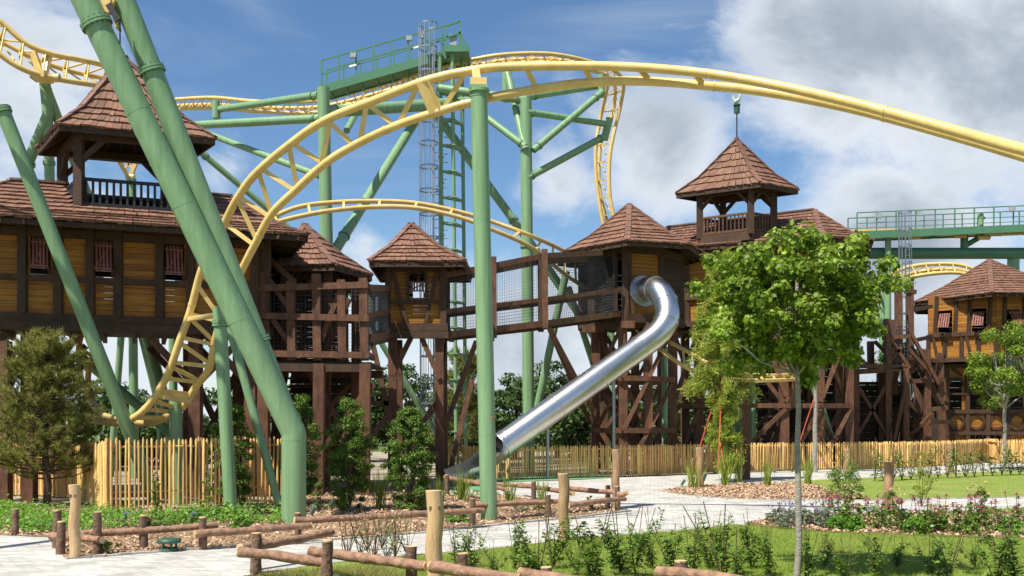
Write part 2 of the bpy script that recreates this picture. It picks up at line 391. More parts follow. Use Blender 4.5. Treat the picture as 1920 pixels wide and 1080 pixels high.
lawn_back = GP([(1390, 912), (1440, 905), (1540, 900), (1700, 893), (1920, 882), (2100, 876), (2100, 930), (1920, 933), (1700, 937), (1625, 939), (1575, 937), (1545, 915), (1450, 908)])
island = GP([(1240, 921), (1290, 913), (1350, 909), (1420, 907), (1500, 906), (1545, 915), (1575, 937), (1500, 938), (1400, 937), (1320, 932), (1270, 927)])
pave = [(-14, 5)] + [(p.x, p.y) for p in GP([(-260, 1000), (0, 1004), (90, 1008), (123, 1049), (217, 1042), (332, 1033), (451, 1026), (599, 1015), (791, 1000), (924, 986), (1069, 972), (1181, 959), (1141, 950), (1000, 936), (939, 928), (900, 915), (960, 903), (1100, 897), (1240, 893), (1400, 886), (1560, 880), (1700, 877), (1850, 868), (2100, 862)])] + [(p.x, p.y) for p in GP([(2100, 958), (1920, 961), (1700, 964), (1530, 967), (1440, 973), (1398, 985), (1377, 983), (1268, 997), (1203, 1001), (1094, 1010), (1033, 1016), (903, 1030), (720, 1045), (600, 1058), (455, 1080)])] + [(-3.2, 5)]
poly_sheet('paved_path', pave, .004, 'paving')
poly_sheet('back_lawn', lawn_back, .012, 'lawn')
poly_sheet('lawn_verge', lawn_strip, .010, 'lawn')
poly_sheet('flower_bed_soil', bedr, .008, 'mulch')
poly_sheet('mulch_island', island, .016, 'mulch')
bedl = GP([(-260, 1000), (0, 1004), (90, 1008), (123, 1049), (217, 1042), (332, 1033), (451, 1026), (599, 1015), (791, 1000), (924, 986), (1069, 972), (1181, 959), (1141, 950), (1000, 936), (939, 928), (843, 915), (700, 905), (560, 915), (480, 950), (400, 955), (200, 955), (0, 940), (-260, 930)])
poly_sheet('bark_bed', bedl, .010, 'mulch')
rub = GP([(830, 930), (835, 905), (860, 897), (960, 896), (1120, 891), (1150, 896), (1090, 900), (960, 904), (905, 914), (939, 928)])
poly_sheet('rubber_surface', rub, .020, 'rubber')
# low stone edging along the beds
def kerb(name, pts, w=.09, h=.035):
    mb = MB(); pts = resample([Vector((p[0], p[1], .012)) for p in pts], max(2, int(sum((Vector(b[:2])-Vector(a[:2])).length for a, b in zip(pts, pts[1:]))/.16)))
    for a, b in zip(pts, pts[1:]):
        j = random.uniform(-.006, .006); mb.beam(a+Vector((0, j, j)), a.lerp(b, .93)+Vector((0, j, j)), w, h)
    tag(mb.build(name, 'edging'), kind='structure')
M['edging'] = mat('edging_stone', (.30, .27, .23), .85, .2, 6, island=.25, bump=.4, col2=(.42, .39, .34))
kerb('path_edging', GP([(123, 1049), (217, 1042), (332, 1033), (451, 1026), (599, 1015), (791, 1000), (924, 986), (1069, 972), (1181, 959)]))
kerb('path_edging', GP([(1240, 921), (1270, 927), (1320, 932), (1400, 937), (1500, 938), (1575, 937), (1625, 939), (1700, 937), (1920, 933), (2050, 930)]), .08, .03)

# scattered stuff
def tuft(name, label, poly, n, hgt, m, lean=.5, shape='blade'):
    x, y = scatter(poly, n); k = len(x); C = np.stack([x, y, np.full(k, .0)], 1)
    up = np.stack([np.random.normal(0, lean, k), np.random.normal(0, lean, k), np.ones(k)], 1)
    nr = np.random.normal(size=(k, 3)); nr[:, 2] *= .2
    o = leaves(name, C, nr, hgt*np.random.uniform(.5, 1.2, k), m, None, shape, updir=up)
    return tag(o, label, 'grass', kind='stuff')
near = [p for p in lawn_front]
x, y = scatter([(-3.2, 10.2), (-2.6, 11.6), (-.5, 13.4), (1.4, 15.6), (4, 17), (9.5, 15), (9.5, 10.2)], 150000)
k = inpoly(x, y, lawn_front); x, y = x[k], y[k]; n = len(x)
C = np.stack([x, y, np.full(n, .0)], 1); up = np.stack([np.random.normal(0, .6, n), np.random.normal(0, .6, n), np.ones(n)], 1)
nr = np.random.normal(size=(n, 3)); nr[:, 2] *= .2
tag(leaves('lawn_grass', C, nr, .055*np.random.uniform(.5, 1.3, n), 'blade', None, 'blade', updir=up), 'short mown green grass covering the front lawn', 'grass', kind='stuff')
tuft('lawn_grass', 'short mown green grass on the far lawn beside the bark island', [(p.x, p.y) for p in lawn_back], 50000, .06, 'blade')
tuft('dry_grass', 'pale dry grass at the foot of the near log rails', [(-3, 9), (-2.9, 11.6), (-1.6, 12), (-.6, 10.6), (-.6, 9)], 9000, .08, 'drygrass', .8)
tuft('verge_grass', 'thin strip of green grass between the flower bed and the path', [(p.x, p.y) for p in lawn_strip], 6000, .06, 'blade')
def chips(name, label, poly, n, size=.055):
    x, y = scatter(poly, n); k = len(x); C = np.stack([x, y, np.random.uniform(.015, .05, k)], 1)
    nr = np.stack([np.random.normal(0, .45, k), np.random.normal(0, .45, k), np.ones(k)], 1)
    return tag(leaves(name, C, nr, size, 'chip', None, 'chip'), label, 'wood chips', kind='stuff')
chips('wood_chips', 'brown wood chips covering the bed along the log rail fence', [(p.x, p.y) for p in bedl], 42000)
chips('wood_chips', 'pale brown wood chips on the pointed island bed in the paving', [(p.x, p.y) for p in island], 16000, .06)
chips('wood_chips', 'grey brown wood chips under the pink flowers', [(p.x, p.y) for p in bedr], 14000, .06)
lit = [G(a, b) for a, b in ((0, 1012), (120, 1056), (330, 1042), (600, 1024), (920, 996), (1185, 968), (1185, 958), (1069, 971), (791, 999), (451, 1025), (123, 1048), (90, 1008))]
chips('leaf_litter', 'stray wood chips spilled over the paving edge of the left bed', [(p.x, p.y) for p in lit], 900, .035)
lit = [G(a, b) for a, b in ((1215, 921), (1270, 932), (1400, 943), (1560, 943), (1560, 937), (1400, 936), (1270, 926), (1240, 920))]
chips('leaf_litter', 'stray wood chips spilled beside the bark island', [(p.x, p.y) for p in lit], 900, .045)
# leafy ground cover on the left bed
cov = GP([(-200, 995), (0, 999), (100, 1000), (250, 992), (400, 985), (540, 982), (535, 958), (400, 962), (250, 965), (60, 958), (0, 950), (-200, 945)])
x, y = scatter(cov, 34000); kk = np.sin(x*3.1)+np.sin(y*4.3+x)+np.random.normal(0, .7, len(x)) > -1.0; x, y = x[kk], y[kk]; k = len(x)
C = np.stack([x, y, np.abs(np.random.normal(0, .09, k))+.01], 1); nr = np.stack([np.random.normal(0, .6, k), np.random.normal(-.2, .6, k), np.ones(k)], 1)
tag(leaves('ground_cover', C, nr, .075, 'cover', None, 'leaf'), 'bright green leafy ground cover in front of the left picket fence', 'ground cover', kind='stuff')

# ================================================================ roofs and huts
def shingle_quad(mb, a, b, c, d, course=.30, wid=.15, thick=.042):
    """a-b lower edge, d-c upper edge; lays overlapping shingle courses"""
    a, b, c, d = map(Vector, (a, b, c, d)); n = (b-a).cross(d-a)
    if n.length < 1e-6: n = (b-a).cross(c-a)
    n.normalize()
    if n.z < 0: n = -n
    h = ((d+c)/2-(a+b)/2).length; nc = max(1, round(h/course))
    for i in range(nc):
        t0, t1 = i/nc, min(1, (i+1.25)/nc)
        l0, r0, l1, r1 = a.lerp(d, t0), b.lerp(c, t0), a.lerp(d, t1), b.lerp(c, t1)
        W = (r0-l0).length
        if W < .05: continue
        cuts = [0]; 
        while cuts[-1] < W: cuts.append(cuts[-1]+wid*random.uniform(.65, 1.35))
        cuts = [c_/cuts[-1] for c_ in cuts]
        for u0, u1 in zip(cuts, cuts[1:]):
            e = .006/W; j = random.uniform(-.035, .02) if i else random.uniform(-.04, .01); th = thick*random.uniform(.7, 1.5)
            dn = ((l0-l1)/max(1e-5, (l0-l1).length))*j if (l0-l1).length > 1e-5 else Vector()
            p0, p1 = l0.lerp(r0, u0+e)-dn, l0.lerp(r0, u1-e)-dn
            q0, q1 = l1.lerp(r1, u0+e), l1.lerp(r1, u1-e)
            lift = thick*1.1
            if in_cut((p0+p1+q0+q1)/4): continue
            mb.hexa([p0+n*(lift-th), p1+n*(lift-th), q1, q0, p0+n*(lift+th*.3), p1+n*(lift+th*.3), q1+n*.012, q0+n*.012])
CUT = []      # footprint of a turret standing in the roof
def in_cut(p): return bool(CUT) and bool(inpoly(np.array([p.x]), np.array([p.y]), CUT)[0])
def roof(parent, rings, name='roof', course=.30, hips=True, wid=.15, soffit=True):
    """rings: lists of corners bottom to top (same count; repeated points where facets close)"""
    mb = MB(); n = len(rings[0])
    for r0, r1 in zip(rings, rings[1:]):
        for k in range(n):
            k2 = (k+1) % n; shingle_quad(mb, r0[k], r0[k2], r1[k2], r1[k], course, wid)
    ro = mb.build(name, 'shingle', parent)
    base = MB()        # boarding beneath the shingles
    for r0, r1 in zip(rings, rings[1:]):
        for k in range(n):
            k2 = (k+1) % n; dn = Vector((0, 0, -.025)); A4, B4, C4, D4 = [Vector(q_)+dn for q_ in (r0[k], r0[k2], r1[k2], r1[k])]
            if not CUT: base.face([A4, B4, C4, D4]); continue
            g_ = lambda u_, v_: A4.lerp(B4, u_).lerp(D4.lerp(C4, u_), v_)
            for i_ in range(40):
                for j_ in range(14):
                    c4 = [g_(i_/40, j_/14), g_((i_+1)/40, j_/14), g_((i_+1)/40, (j_+1)/14), g_(i_/40, (j_+1)/14)]
                    if not in_cut(sum(c4, Vector())/4): base.face(c4)
    c = sum((Vector(p) for p in rings[0]), Vector())/n
    top = sum((Vector(p) for p in rings[-1]), Vector())/n
    for k in range(n):
        k2 = (k+1) % n; a, b = Vector(rings[0][k]), Vector(rings[0][k2]); m = max(1, int((b-a).length/.45))
        base.beam(a.lerp(c, .02)+Vector((0, 0, -.07)), b.lerp(c, .02)+Vector((0, 0, -.07)), .05, .13)
        for i in range(m+1):
            p = a.lerp(b, (i+.5)/(m+1)); q = p.lerp(Vector((c.x, c.y, p.z)), .5); q.z = p.z+(top.z-p.z)*.28
            base.beam(p+Vector((0, 0, -.08)), q+Vector((0, 0, -.10)), .06, .09)
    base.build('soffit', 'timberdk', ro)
    if hips:
        hp = MB()
        for k in range(n):
            for r0, r1 in zip(rings, rings[1:]):
                a, b = Vector(r0[k]), Vector(r1[k])
                if (b-a).length > .1:
                    m = max(1, int((b-a).length/.38))
                    for i in range(m):
                        u = Vector((0, 0, .045)); hp.beam(a.lerp(b, i/m)+u*1.25, a.lerp(b, min(1, (i+1.12)/m))+u*.9, .17, .035)
        if (Vector(rings[-1][0])-Vector(rings[-1][n//2])).length > .2:
            far_ = max(((Vector(p)-Vector(q)).length, tuple(p), tuple(q)) for p in rings[-1] for q in rings[-1])
            fa, fb = Vector(far_[1])+Vector((0, 0, .06)), Vector(far_[2])+Vector((0, 0, .06))
            for i_ in range(16):
                if not in_cut(fa.lerp(fb, (i_+.5)/16)): hp.beam(fa.lerp(fb, i_/16), fa.lerp(fb, (i_+1.05)/16), .2, .05)
        hp.build('ridge_cap', 'cap', ro)
    return ro
def rings_apex(corners, ze, apex, prof=((1, 0), (.64, .27), (0.001, 1))):
    a = Vector(apex); out = []
    for s, t in prof: out.append([Vector((a.x+(c[0]-a.x)*s, a.y+(c[1]-a.y)*s, ze+(a.z-ze)*t)) for c in corners])
    return out
def plank_wall(mb, a, b, z0, z1, th=.04, ph=.15, holes=()):
    """horizontal boards between ground points a and b, openings given as (u0,u1,z0,z1)"""
    a = Vector((a[0], a[1], 0)); b = Vector((b[0], b[1], 0)); W = (b-a).length; d = (b-a)/W; nrm = Vector((d.y, -d.x, 0))
    z = z0
    while z < z1-.01:
        zt = min(z1, z+ph*random.uniform(.92, 1.08)); segs = [(0, W)]
        for (u0, u1, h0, h1) in holes:
            if z+.02 < h1 and zt-.02 > h0:
                ns_ = []
                for s0, s1 in segs:
                    if u0 > s0: ns_.append((s0, min(u0, s1)))
                    if u1 < s1: ns_.append((max(u1, s0), s1))
                segs = [q for q in ns_ if q[1]-q[0] > .01]
        for s0, s1 in segs:
            j = random.uniform(0, .008)
            p, q = a+d*s0, a+d*s1; o = nrm*(th/2+j); i = -nrm*(th/2)
            mb.hexa([p+o+Vector((0, 0, z)), q+o+Vector((0, 0, z)), q+i+Vector((0, 0, z)), p+i+Vector((0, 0, z)),
                     p+o+Vector((0, 0, zt-.008)), q+o+Vector((0, 0, zt-.008)), q+i+Vector((0, 0, zt-.008)), p+i+Vector((0, 0, zt-.008))])
        z = zt
def wall_pt(a, b, u, z, out=0.0):
    a = Vector((a[0], a[1], 0)); b = Vector((b[0], b[1], 0)); d = (b-a).normalized(); nrm = Vector((d.y, -d.x, 0))
    return a+d*u+nrm*out+Vector((0, 0, z))
def shutter(parent, a, b, u0, u1, z0, z1, open_=.35):
    """slatted red shutter hinged at the top, propped outwards"""
    mb = MB(); n = 5
    for i in range(n):
        u = u0+(u1-u0)*(i+.5)/n
        mb.beam(wall_pt(a, b, u, z1-.03, .07), wall_pt(a, b, u+.02, z0, .07+open_), (u1-u0)/n*.62, .025, up=(0, 0, 1))
    for t in (.18, .95):
        mb.beam(wall_pt(a, b, u0, z1-(z1-z0)*t, .05+open_*t), wall_pt(a, b, u1, z1-(z1-z0)*t, .05+open_*t), .07, .03)
    mb.beam(wall_pt(a, b, u0+.03, z0+(z1-z0)*.1, .05+open_*.9), wall_pt(a, b, u1-.05, z1-.1, .08), .05, .03)
    mb.beam(wall_pt(a, b, u1, z0-.12, .03), wall_pt(a, b, u1, z0+.04, .05+open_*.95), .03)
    return mb.build('shutter', 'shutter', parent)
def balustrade(parent, pts, zb, zt, gap=.14, name='railing', m='timberdk', bw=.045):
    mb = MB()
    for a, b in zip(pts, pts[1:]):
        a = Vector((a[0], a[1], 0)); b = Vector((b[0], b[1], 0)); n = max(2, int((b-a).length/gap))
        for z in (zb, zt): mb.beam(a+Vector((0, 0, z)), b+Vector((0, 0, z)), .07, .07)
        for i in range(1, n):
            p = a.lerp(b, i/n); mb.beam(p+Vector((0, 0, zb)), p+Vector((0, 0, zt)), bw, bw)
    return mb.build(name, m, parent)
def net(parent, a, b, c, d, cell=.075, r=.003):
    """cord net on the quad a b c d"""
    mb = MB(); a, b, c, d = map(Vector, (a, b, c, d)); nx = int((b-a).length/cell); nz_ = int((d-a).length/cell)
    for i in range(nx+1): mb.beam(a.lerp(b, i/nx), d.lerp(c, i/nx), r*2)
    for i in range(nz_+1): mb.beam(a.lerp(d, i/nz_), b.lerp(c, i/nz_), r*2)
    return mb.build('net', 'net', parent)
def posts(parent, lst, w=.22, name='post', m='timber', base=True):
    for (x, y, z0, z1) in lst:
        mb = MB(); mb.beam((x, y, z0), (x+random.uniform(-.03, .03), y, z1), w, w, up=(0, 1, 0)); mb.build(name, m, parent)
def braces(parent, lst, w=.14, name='brace', m='timber'):
    for a, b in lst:
        mb = MB(); mb.beam(a, b, w, w*1.1, up=(0, 1, 0)); mb.build(name, m, parent)

# ---------------- gatehouse on the left
a20 = R(20)
def LL(u, v, z=0): return Vector((-11.1+u*math.cos(a20)-v*math.sin(a20), 22.0+u*math.sin(a20)+v*math.cos(a20), z))
gh = thing('timber_gatehouse', 'large brown timber gatehouse on stilts with a roof turret behind the left picket fence', 'building', LL(2.3, 1.7))
ze, zf, zw = 6.05, 3.98, 6.25
ev = [LL(-1.9, -.9, ze), LL(6.5, -.9, ze), LL(6.5, 4.4, ze), LL(-1.9, 4.4, ze)]
mid_ = [LL(-1.2, -.2, ze+.30), LL(5.95, -.2, ze+.30), LL(5.95, 3.7, ze+.30), LL(-1.2, 3.7, ze+.30)]
rd = [LL(0, 1.75, 7.35), LL(5.0, 1.75, 7.35), LL(5.0, 1.75, 7.35), LL(0, 1.75, 7.35)]
tf, tr_, tl = Vector((-9.99, 22.3, 0)), Vector((-6.85, 23.45, 0)), Vector((-11.45, 24.4, 0)); tb = tr_+tl-tf; c = (tr_+tl)/2
CUT[:] = [c+(q-c)*.70 for q in (tf, tr_, tb, tl)]
roof(gh, [ev, mid_, rd]); CUT.clear()
W = MB(); A_, B_ = LL(-1, 0), LL(5.6, 0)
# window openings: px centres 75, 195, 325
def u_of(px):
    # u on the front wall for a pixel column
    k = (960-px)/F; return (11.1-22*k)/(math.cos(a20)+k*math.sin(a20))
wins = [(u_of(57), u_of(95)), (u_of(175), u_of(213)), (u_of(307), u_of(345))]
plank_wall(W, A_, B_, zf+.15, zw, holes=[(u0+1, u1+1, zf+1.0, zf+1.85) for u0, u1 in wins], ph=.13)
W.build('wall', 'plank', gh)
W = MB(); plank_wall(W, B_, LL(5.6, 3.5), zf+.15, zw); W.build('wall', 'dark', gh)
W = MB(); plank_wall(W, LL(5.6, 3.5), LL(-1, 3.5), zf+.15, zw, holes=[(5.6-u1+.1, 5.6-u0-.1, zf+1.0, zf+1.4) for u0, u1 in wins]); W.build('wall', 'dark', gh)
fr = MB()
for (z, h) in ((zf+.05, .2), (zf+.92, .13), (zw-.35, .18)): fr.beam(LL(-1.1, -.07, z), LL(5.7, -.07, z), .10, h)
fr.beam(LL(-1.1, -.11, zf-.14), LL(5.7, -.11, zf-.14), .22, .18)
for px in (43, 110, 170, 222, 300, 358, 425, 478): fr.beam(LL(u_of(px), -.085, zf+.14), LL(u_of(px), -.085, zw-.1), .18, .12, up=(0, 0, 1))
for v in (0, 3.5): fr.beam(LL(5.63, v, zf-.2), LL(5.63, v, zw), .2, .2)
fr.beam(LL(5.7, 0, zf-.1), LL(5.7, 3.5, zf-.1), .2, .25); fr.beam(LL(5.66, 0, zf+1), LL(5.66, 3.5, zf+1), .12, .12)
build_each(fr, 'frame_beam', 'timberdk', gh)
fl = MB(); fl.hexa([LL(-1, 0, zf-.05), LL(5.6, 0, zf-.05), LL(5.6, 3.5, zf-.05), LL(-1, 3.5, zf-.05), LL(-1, 0, zf+.05), LL(5.6, 0, zf+.05), LL(5.6, 3.5, zf+.05), LL(-1, 3.5, zf+.05)])
for u in np.arange(-.8, 5.6, .7): fl.beam(LL(u, .1, zf-.14), LL(u, 3.4, zf-.14), .1, .16)
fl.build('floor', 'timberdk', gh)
for u0, u1 in wins:
    shutter(gh, A_, B_, u0+1+.03, u1+1-.03, zf+1.12, zf+1.82, .26)
for u in (-.9, .55, 4.05, 5.3):
    for v in (.15, 3.3):
        mb = MB(); p = LL(u, v, 0); mb.beam(p, LL(u, v, zf-.2), .27, .27, up=(0, 1, 0)); mb.build('stilt', 'timber', gh)
        for s in (-1, 1):
            if u == 5.3 and s > 0: continue
            mb = MB(); mb.beam(LL(u, v, zf-1.4), LL(u+s*1.0, v, zf-.3), .14, .16); mb.build('brace', 'timber', gh)
braces(gh, [(LL(-.9, .0, .2), LL(.5, .0, 3.3)), (LL(4.05, 3.3, .4), LL(5.3, 3.3, 3.2)), (LL(5.3, 3.3, .4), LL(4.05, 3.3, 3.2)), (LL(5.35, .2, .4), LL(5.35, 3.3, 3.2)), (LL(5.35, 3.3, .4), LL(5.35, .2, 3.2))])
# turret
tf, tr_, tl = Vector((-9.99, 22.3, 0)), Vector((-6.85, 23.45, 0)), Vector((-11.45, 24.4, 0)); tb = tr_+tl-tf
tu = MB(); c = (tr_+tl)/2
cor = [tf, tr_, tb, tl]
troof = roof(gh, rings_apex(cor, 8.3, (c.x, c.y, 10.35)), 'turret_roof', .27)
ins = [c+(q-c)*.70 for q in cor]
for q in ins:
    mb = MB(); mb.beam((q.x, q.y, 6.55), (q.x, q.y, 8.35), .19, .19, up=(0, 1, 0)); mb.build('turret_post', 'timberdk', gh)
tb_ = MB(); tb_.hexa([q+Vector((0, 0, 6.44)) for q in ins]+[q+Vector((0, 0, 6.5)) for q in ins])
for i in range(4):
    p, q = ins[i], ins[(i+1) % 4]; d = (q-p).normalized()
    tb_.beam(p+Vector((0, 0, 8.2)), q+Vector((0, 0, 8.2)), .16, .18); tb_.beam(p+d*.55+Vector((0, 0, 8.15)), p+Vector((0, 0, 7.6)), .11, .11); tb_.beam(q-d*.55+Vector((0, 0, 8.15)), q+Vector((0, 0, 7.6)), .11, .11)
    tb_.beam(p+Vector((0, 0, 6.5)), q+Vector((0, 0, 6.5)), .12, .2)
build_each(tb_, 'turret_brace', 'timberdk', gh)
balustrade(gh, ins+[ins[0]], 6.66, 7.22, .145, 'turret_railing', 'black')

# ---------------- hexagonal hut with open netted stair platform
hx = thing('stair_platform_hut', 'six sided shingle roofed hut over a netted timber stair platform right of the gatehouse', 'building', (-5.4, 26.5, 0))
cor = [(-5.9, 25.3), (-4.4, 25.2), (-3.72, 27.0), (-4.4, 28.8), (-6, 28.9), (-6.9, 27.1)]
roof(hx, rings_apex(cor, 5.65, (-5.5, 26.9, 6.98), ((1, 0), (.55, .40), (.001, 1))), course=.27)
ctr = Vector((-5.4, 27.0, 0)); inr = [ctr+(Vector((a, b, 0))-ctr)*.74 for a, b in cor]
for q in inr: posts(hx, [(q.x, q.y, 2.9, 5.75)], .17, 'hut_post')
W = MB(); 
for i in (3, 4, 5): plank_wall(W, (inr[i].x, inr[i].y), (inr[(i+1) % 6].x, inr[(i+1) % 6].y), 3.1, 5.6)
W.build('wall', 'dark', hx)
Yp = 23.9; zb = 3.05
for px, t, b in ((490, 510, 690), (545, 528, 676), (593, 514, 676), (640, 525, 676), (681, 522, 676)): 
    mb = MB(); mb.beam(P(px, t, Yp), P(px+3, b, Yp), .19, .19, up=(0, 1, 0)); mb.build('platform_post', 'timber', hx)
for px in (495, 597, 683): 
    q = P(px, 690, Yp); posts(hx, [(q.x, q.y, 0, q.z+.1)], .25, 'stilt')
for px in (520, 610, 668):
    q = P(px, 690, 26.6); posts(hx, [(q.x, q.y, 0, 5.2)], .24, 'stilt')
rl = MB()
for (x0, y0, x1, y1) in ((468, 541, 690, 534), (485, 592, 692, 597), (508, 663, 692, 666)): rl.beam(P(x0, y0, Yp-.12), P(x1, y1, Yp-.12), .07, .15)
for (x0, y0, x1, y1) in ((480, 548, 690, 545), (485, 602, 692, 602)): rl.beam(P(x0, y0, 26.8), P(x1, y1, 26.8), .07, .13)
for y in (536, 595, 664): rl.beam(P(688, y, Yp), P(700, y+8, 26.8), .1, .13); rl.beam(P(487, y, Yp), P(517, y+8, 26.8), .1, .13)
build_each(rl, 'handrail', 'timber', hx)
dk = MB(); a, b = P(500, 688, Yp), P(690, 690, Yp); 
dk.beam(a, b, .18, .2); dk.beam(a+Vector((0, 2.7, -.02)), b+Vector((0, 2.7, -.02)), .18, .2)
for i in range(16): dk.beam(a.lerp(b, i/15)+Vector((0, 0, .12)), a.lerp(b, i/15)+Vector((0, 2.8, .12)), .13, .04)
dk.build('deck', 'timberdk', hx)
braces(hx, [(P(505, 525, Yp+.05), P(548, 585, Yp+.05)), (P(505, 590, Yp+.05), P(555, 660, Yp+.05)), (P(500, 480, 24.4), P(553, 530, 24.2)), (P(640, 540, Yp+.05), P(602, 640, Yp+.05)),
            (P(655, 560, 25), P(610, 662, 25)), (P(655, 600, 26), P(555, 660, 26)), (P(700, 720, Yp), P(640, 830, Yp)), (P(580, 700, 25), P(680, 860, 25)), (P(680, 700, 26.6), P(520, 860, 26.6)),
            (P(600, 850, Yp), P(680, 740, Yp)), (P(500, 720, Yp+.1), P(595, 850, Yp+.1)), (P(545, 545, 26.8), P(520, 660, 26.8))], .12)
stw = MB()
for k in range(12):   # stairs inside
    stw.box(-5.95+.0, -4.9, 24.3+.22*k, 24.58+.22*k, .3+.235*k, .35+.235*k)
stw.beam((-5.98, 24.2, .15), (-5.98, 26.95, 3.1), .06, .25); stw.beam((-4.87, 24.2, .15), (-4.87, 26.95, 3.1), .06, .25)
stw.build('stairs', 'timberdk', hx)
st2 = MB()
for k in range(9): st2.box(-5.4, -4.6, 26.9-.24*k, 27.15-.24*k, 3.1+.22*k, 3.14+.22*k)
st2.build('stairs', 'timberdk', hx)
W = MB(); plank_wall(W, (-6.0, 27.4), (-3.9, 27.4), .3, 3.0, ph=.28); W.build('back_boards', 'dark', hx)
net(hx, P(500, 663, Yp+.1), P(681, 663, Yp+.1), P(681, 538, Yp+.1), P(500, 540, Yp+.1), .09)
net(hx, P(690, 663, Yp+.2), P(700, 650, 26.8), P(700, 545, 26.8), P(690, 538, Yp+.2), .09)

# ---------------- small square hut on stilts
PLAN[0] = 1.12
sh = thing('lookout_hut', 'small square timber hut on four stilts between the two footbridges', 'building', (-2.7, 27.9, 0))
y0, y1 = 27.0, 28.7; x0, x1 = gx(727, y0), gx(833, y0); zf = 4.22; ze = 5.93
cor = [(gx(692, 26.4), 26.4), (gx(872, 26.4), 26.4), (gx(868, 26.4)+.1, 29.4), (gx(692, 26.4)-.1, 29.4)]
roof(sh, rings_apex(cor, ze, (gx(771, 27.9), 27.9, 7.2), ((1, 0), (.5, .42), (.001, 1))), course=.25)
hs = ((.55, 1.03, zf+.85, zf+1.65),)
W = MB(); plank_wall(W, (x0, y0), (x1, y0), zf+.1, ze, ph=.11, holes=hs); W.build('wall', 'plank', sh)
W = MB(); plank_wall(W, (x1, y0), (x1, y1), zf+.1, ze, ph=.12, holes=((.5, 1.2, zf+.3, ze-.3),)); plank_wall(W, (x0, y1), (x0, y0), zf+.1, ze, ph=.12, holes=((.5, 1.2, zf+.3, ze-.3),)); W.build('wall', 'dark', sh)
W = MB(); plank_wall(W, (x1, y1), (x0, y1), zf+.1, ze, ph=.12, holes=((.45, 1.0, zf+.6, zf+1.6),)); W.build('wall', 'dark', sh)
fr = MB()
for x in (x0+.02, x1-.02): fr.beam((x, y0-.05, zf), (x, y0-.05, ze+.1), .16, .12, up=(0, 1, 0)); fr.beam((x, y1, zf), (x, y1, ze+.1), .14, .14, up=(0, 1, 0))
fr.beam((x0-.1, y0-.07, zf+.05), (x1+.1, y0-.07, zf+.05), .12, .2); fr.beam((x0-.12, y0-.12, zf-.16), (x1+.12, y0-.12, zf-.16), .2, .18)
fr.beam((x0, y0-.06, zf+.72), (x1, y0-.06, zf+.72), .08, .1); fr.beam((x0, y0-.06, ze-.1), (x1, y0-.06, ze-.1), .08, .16)
fr.beam((x0+.16, y0-.08, ze-.15), (x0+.5, y0-.08, zf+.15), .09, .06, up=(0, 1, 0)); fr.beam((x1-.16, y0-.08, ze-.15), (x1-.5, y0-.08, zf+.15), .09, .06, up=(0, 1, 0))
for x in (x0+.55, x0+1.03): fr.beam((x, y0-.07, zf+.78), (x, y0-.07, zf+1.7), .07, .08, up=(0, 1, 0))
fr.beam((x0+.5, y0-.07, zf+1.68), (x0+1.08, y0-.07, zf+1.68), .08, .07)
fr.beam((x0-.1, y0, zf-.1), (x0-.1, y1, zf-.1), .14, .2); fr.beam((x1+.1, y0, zf-.1), (x1+.1, y1, zf-.1), .14, .2)
build_each(fr, 'frame_beam', 'timberdk', sh)
fl = MB(); fl.box(x0, x1, y0, y1, zf-.04, zf+.06); fl.build('floor', 'timberdk', sh)
shutter(sh, (x0, y0), (x1, y0), .60, .98, zf+.98, zf+1.3, .22)
for x in (x0+.12, x1-.12):
    for y in (y0+.05, y1-.05): posts(sh, [(x, y, 0, zf-.15)], .22, 'stilt')
braces(sh, [((x0+.12, y0, 1.6), (x0-.45, y0, 4.05)), ((x1-.12, y0-.05, 2.9), (x1-.6, y0-.05, 4.0)), ((x0+.12, y0, 3.0), (x0+.62, y0, 4.0)), ((x1-.12, y0, 2.4), (x1-.1, y1, 4)), ((x0+.12, y0+.1, .8), (x1-.12, y0+.1, 2.3)),
            ((x1-.12, y0+.1, .8), (x0+.12, y0+.1, 2.3)), ((x0-1.0, y0, 2.25), (x0+.1, y0, 2.25)), ((x0+.12, y1, .8), (x1-.12, y1, 2.6)), ((x1+.1, y0-.1, .25), (x1+.75, y0, 2.9)), ((x0-1.2, 26, .4), (x0+.1, y0, 2.0))], .13)
PLAN[0] = 1.0

# ---------------- footbridges
def bridge(name, label, top, midl, low, posts_px, depth, group=None):
    """each line: list of (px,py,Y) along the near side"""
    b = thing(name, label, 'footbridge', P(*low[len(low)//2]), group)
    dv = Vector((-.10, depth, 0))
    for nm, ln, w, h in (('handrail', top, .12, .17), ('middle_rail', midl, .06, .14), ('side_beam', low, .14, .2)):
        for o in (Vector(), dv):
            mb = MB()
            for p, q in zip(ln, ln[1:]): mb.beam(P(*p)+o, P(*q)+o, w, h)
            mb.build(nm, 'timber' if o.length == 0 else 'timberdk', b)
    mb = MB()
    for p, q in zip(low, low[1:]):
        a, c = P(*p), P(*q); n = max(2, int((c-a).length/.17))
        for i in range(n): m = a.lerp(c, (i+.5)/n)+Vector((0, 0, .06)); mb.beam(m, m+dv, .14, .04, up=(0, 0, 1))
    mb.build('deck', 'timberdk', b)
    for (px, t, bt, Y) in posts_px:
        for o in (Vector(), dv):
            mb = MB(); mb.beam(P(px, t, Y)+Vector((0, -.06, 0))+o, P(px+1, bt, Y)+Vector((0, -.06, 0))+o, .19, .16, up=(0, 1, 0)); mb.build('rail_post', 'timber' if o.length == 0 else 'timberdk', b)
    for o in (Vector((0, .05, 0)), dv):
        for (p, q, r, s) in zip(low, low[1:], top, top[1:]): net(b, P(*p)+o, P(*q)+o, P(*s)+o, P(*r)+o, .085)
    return b
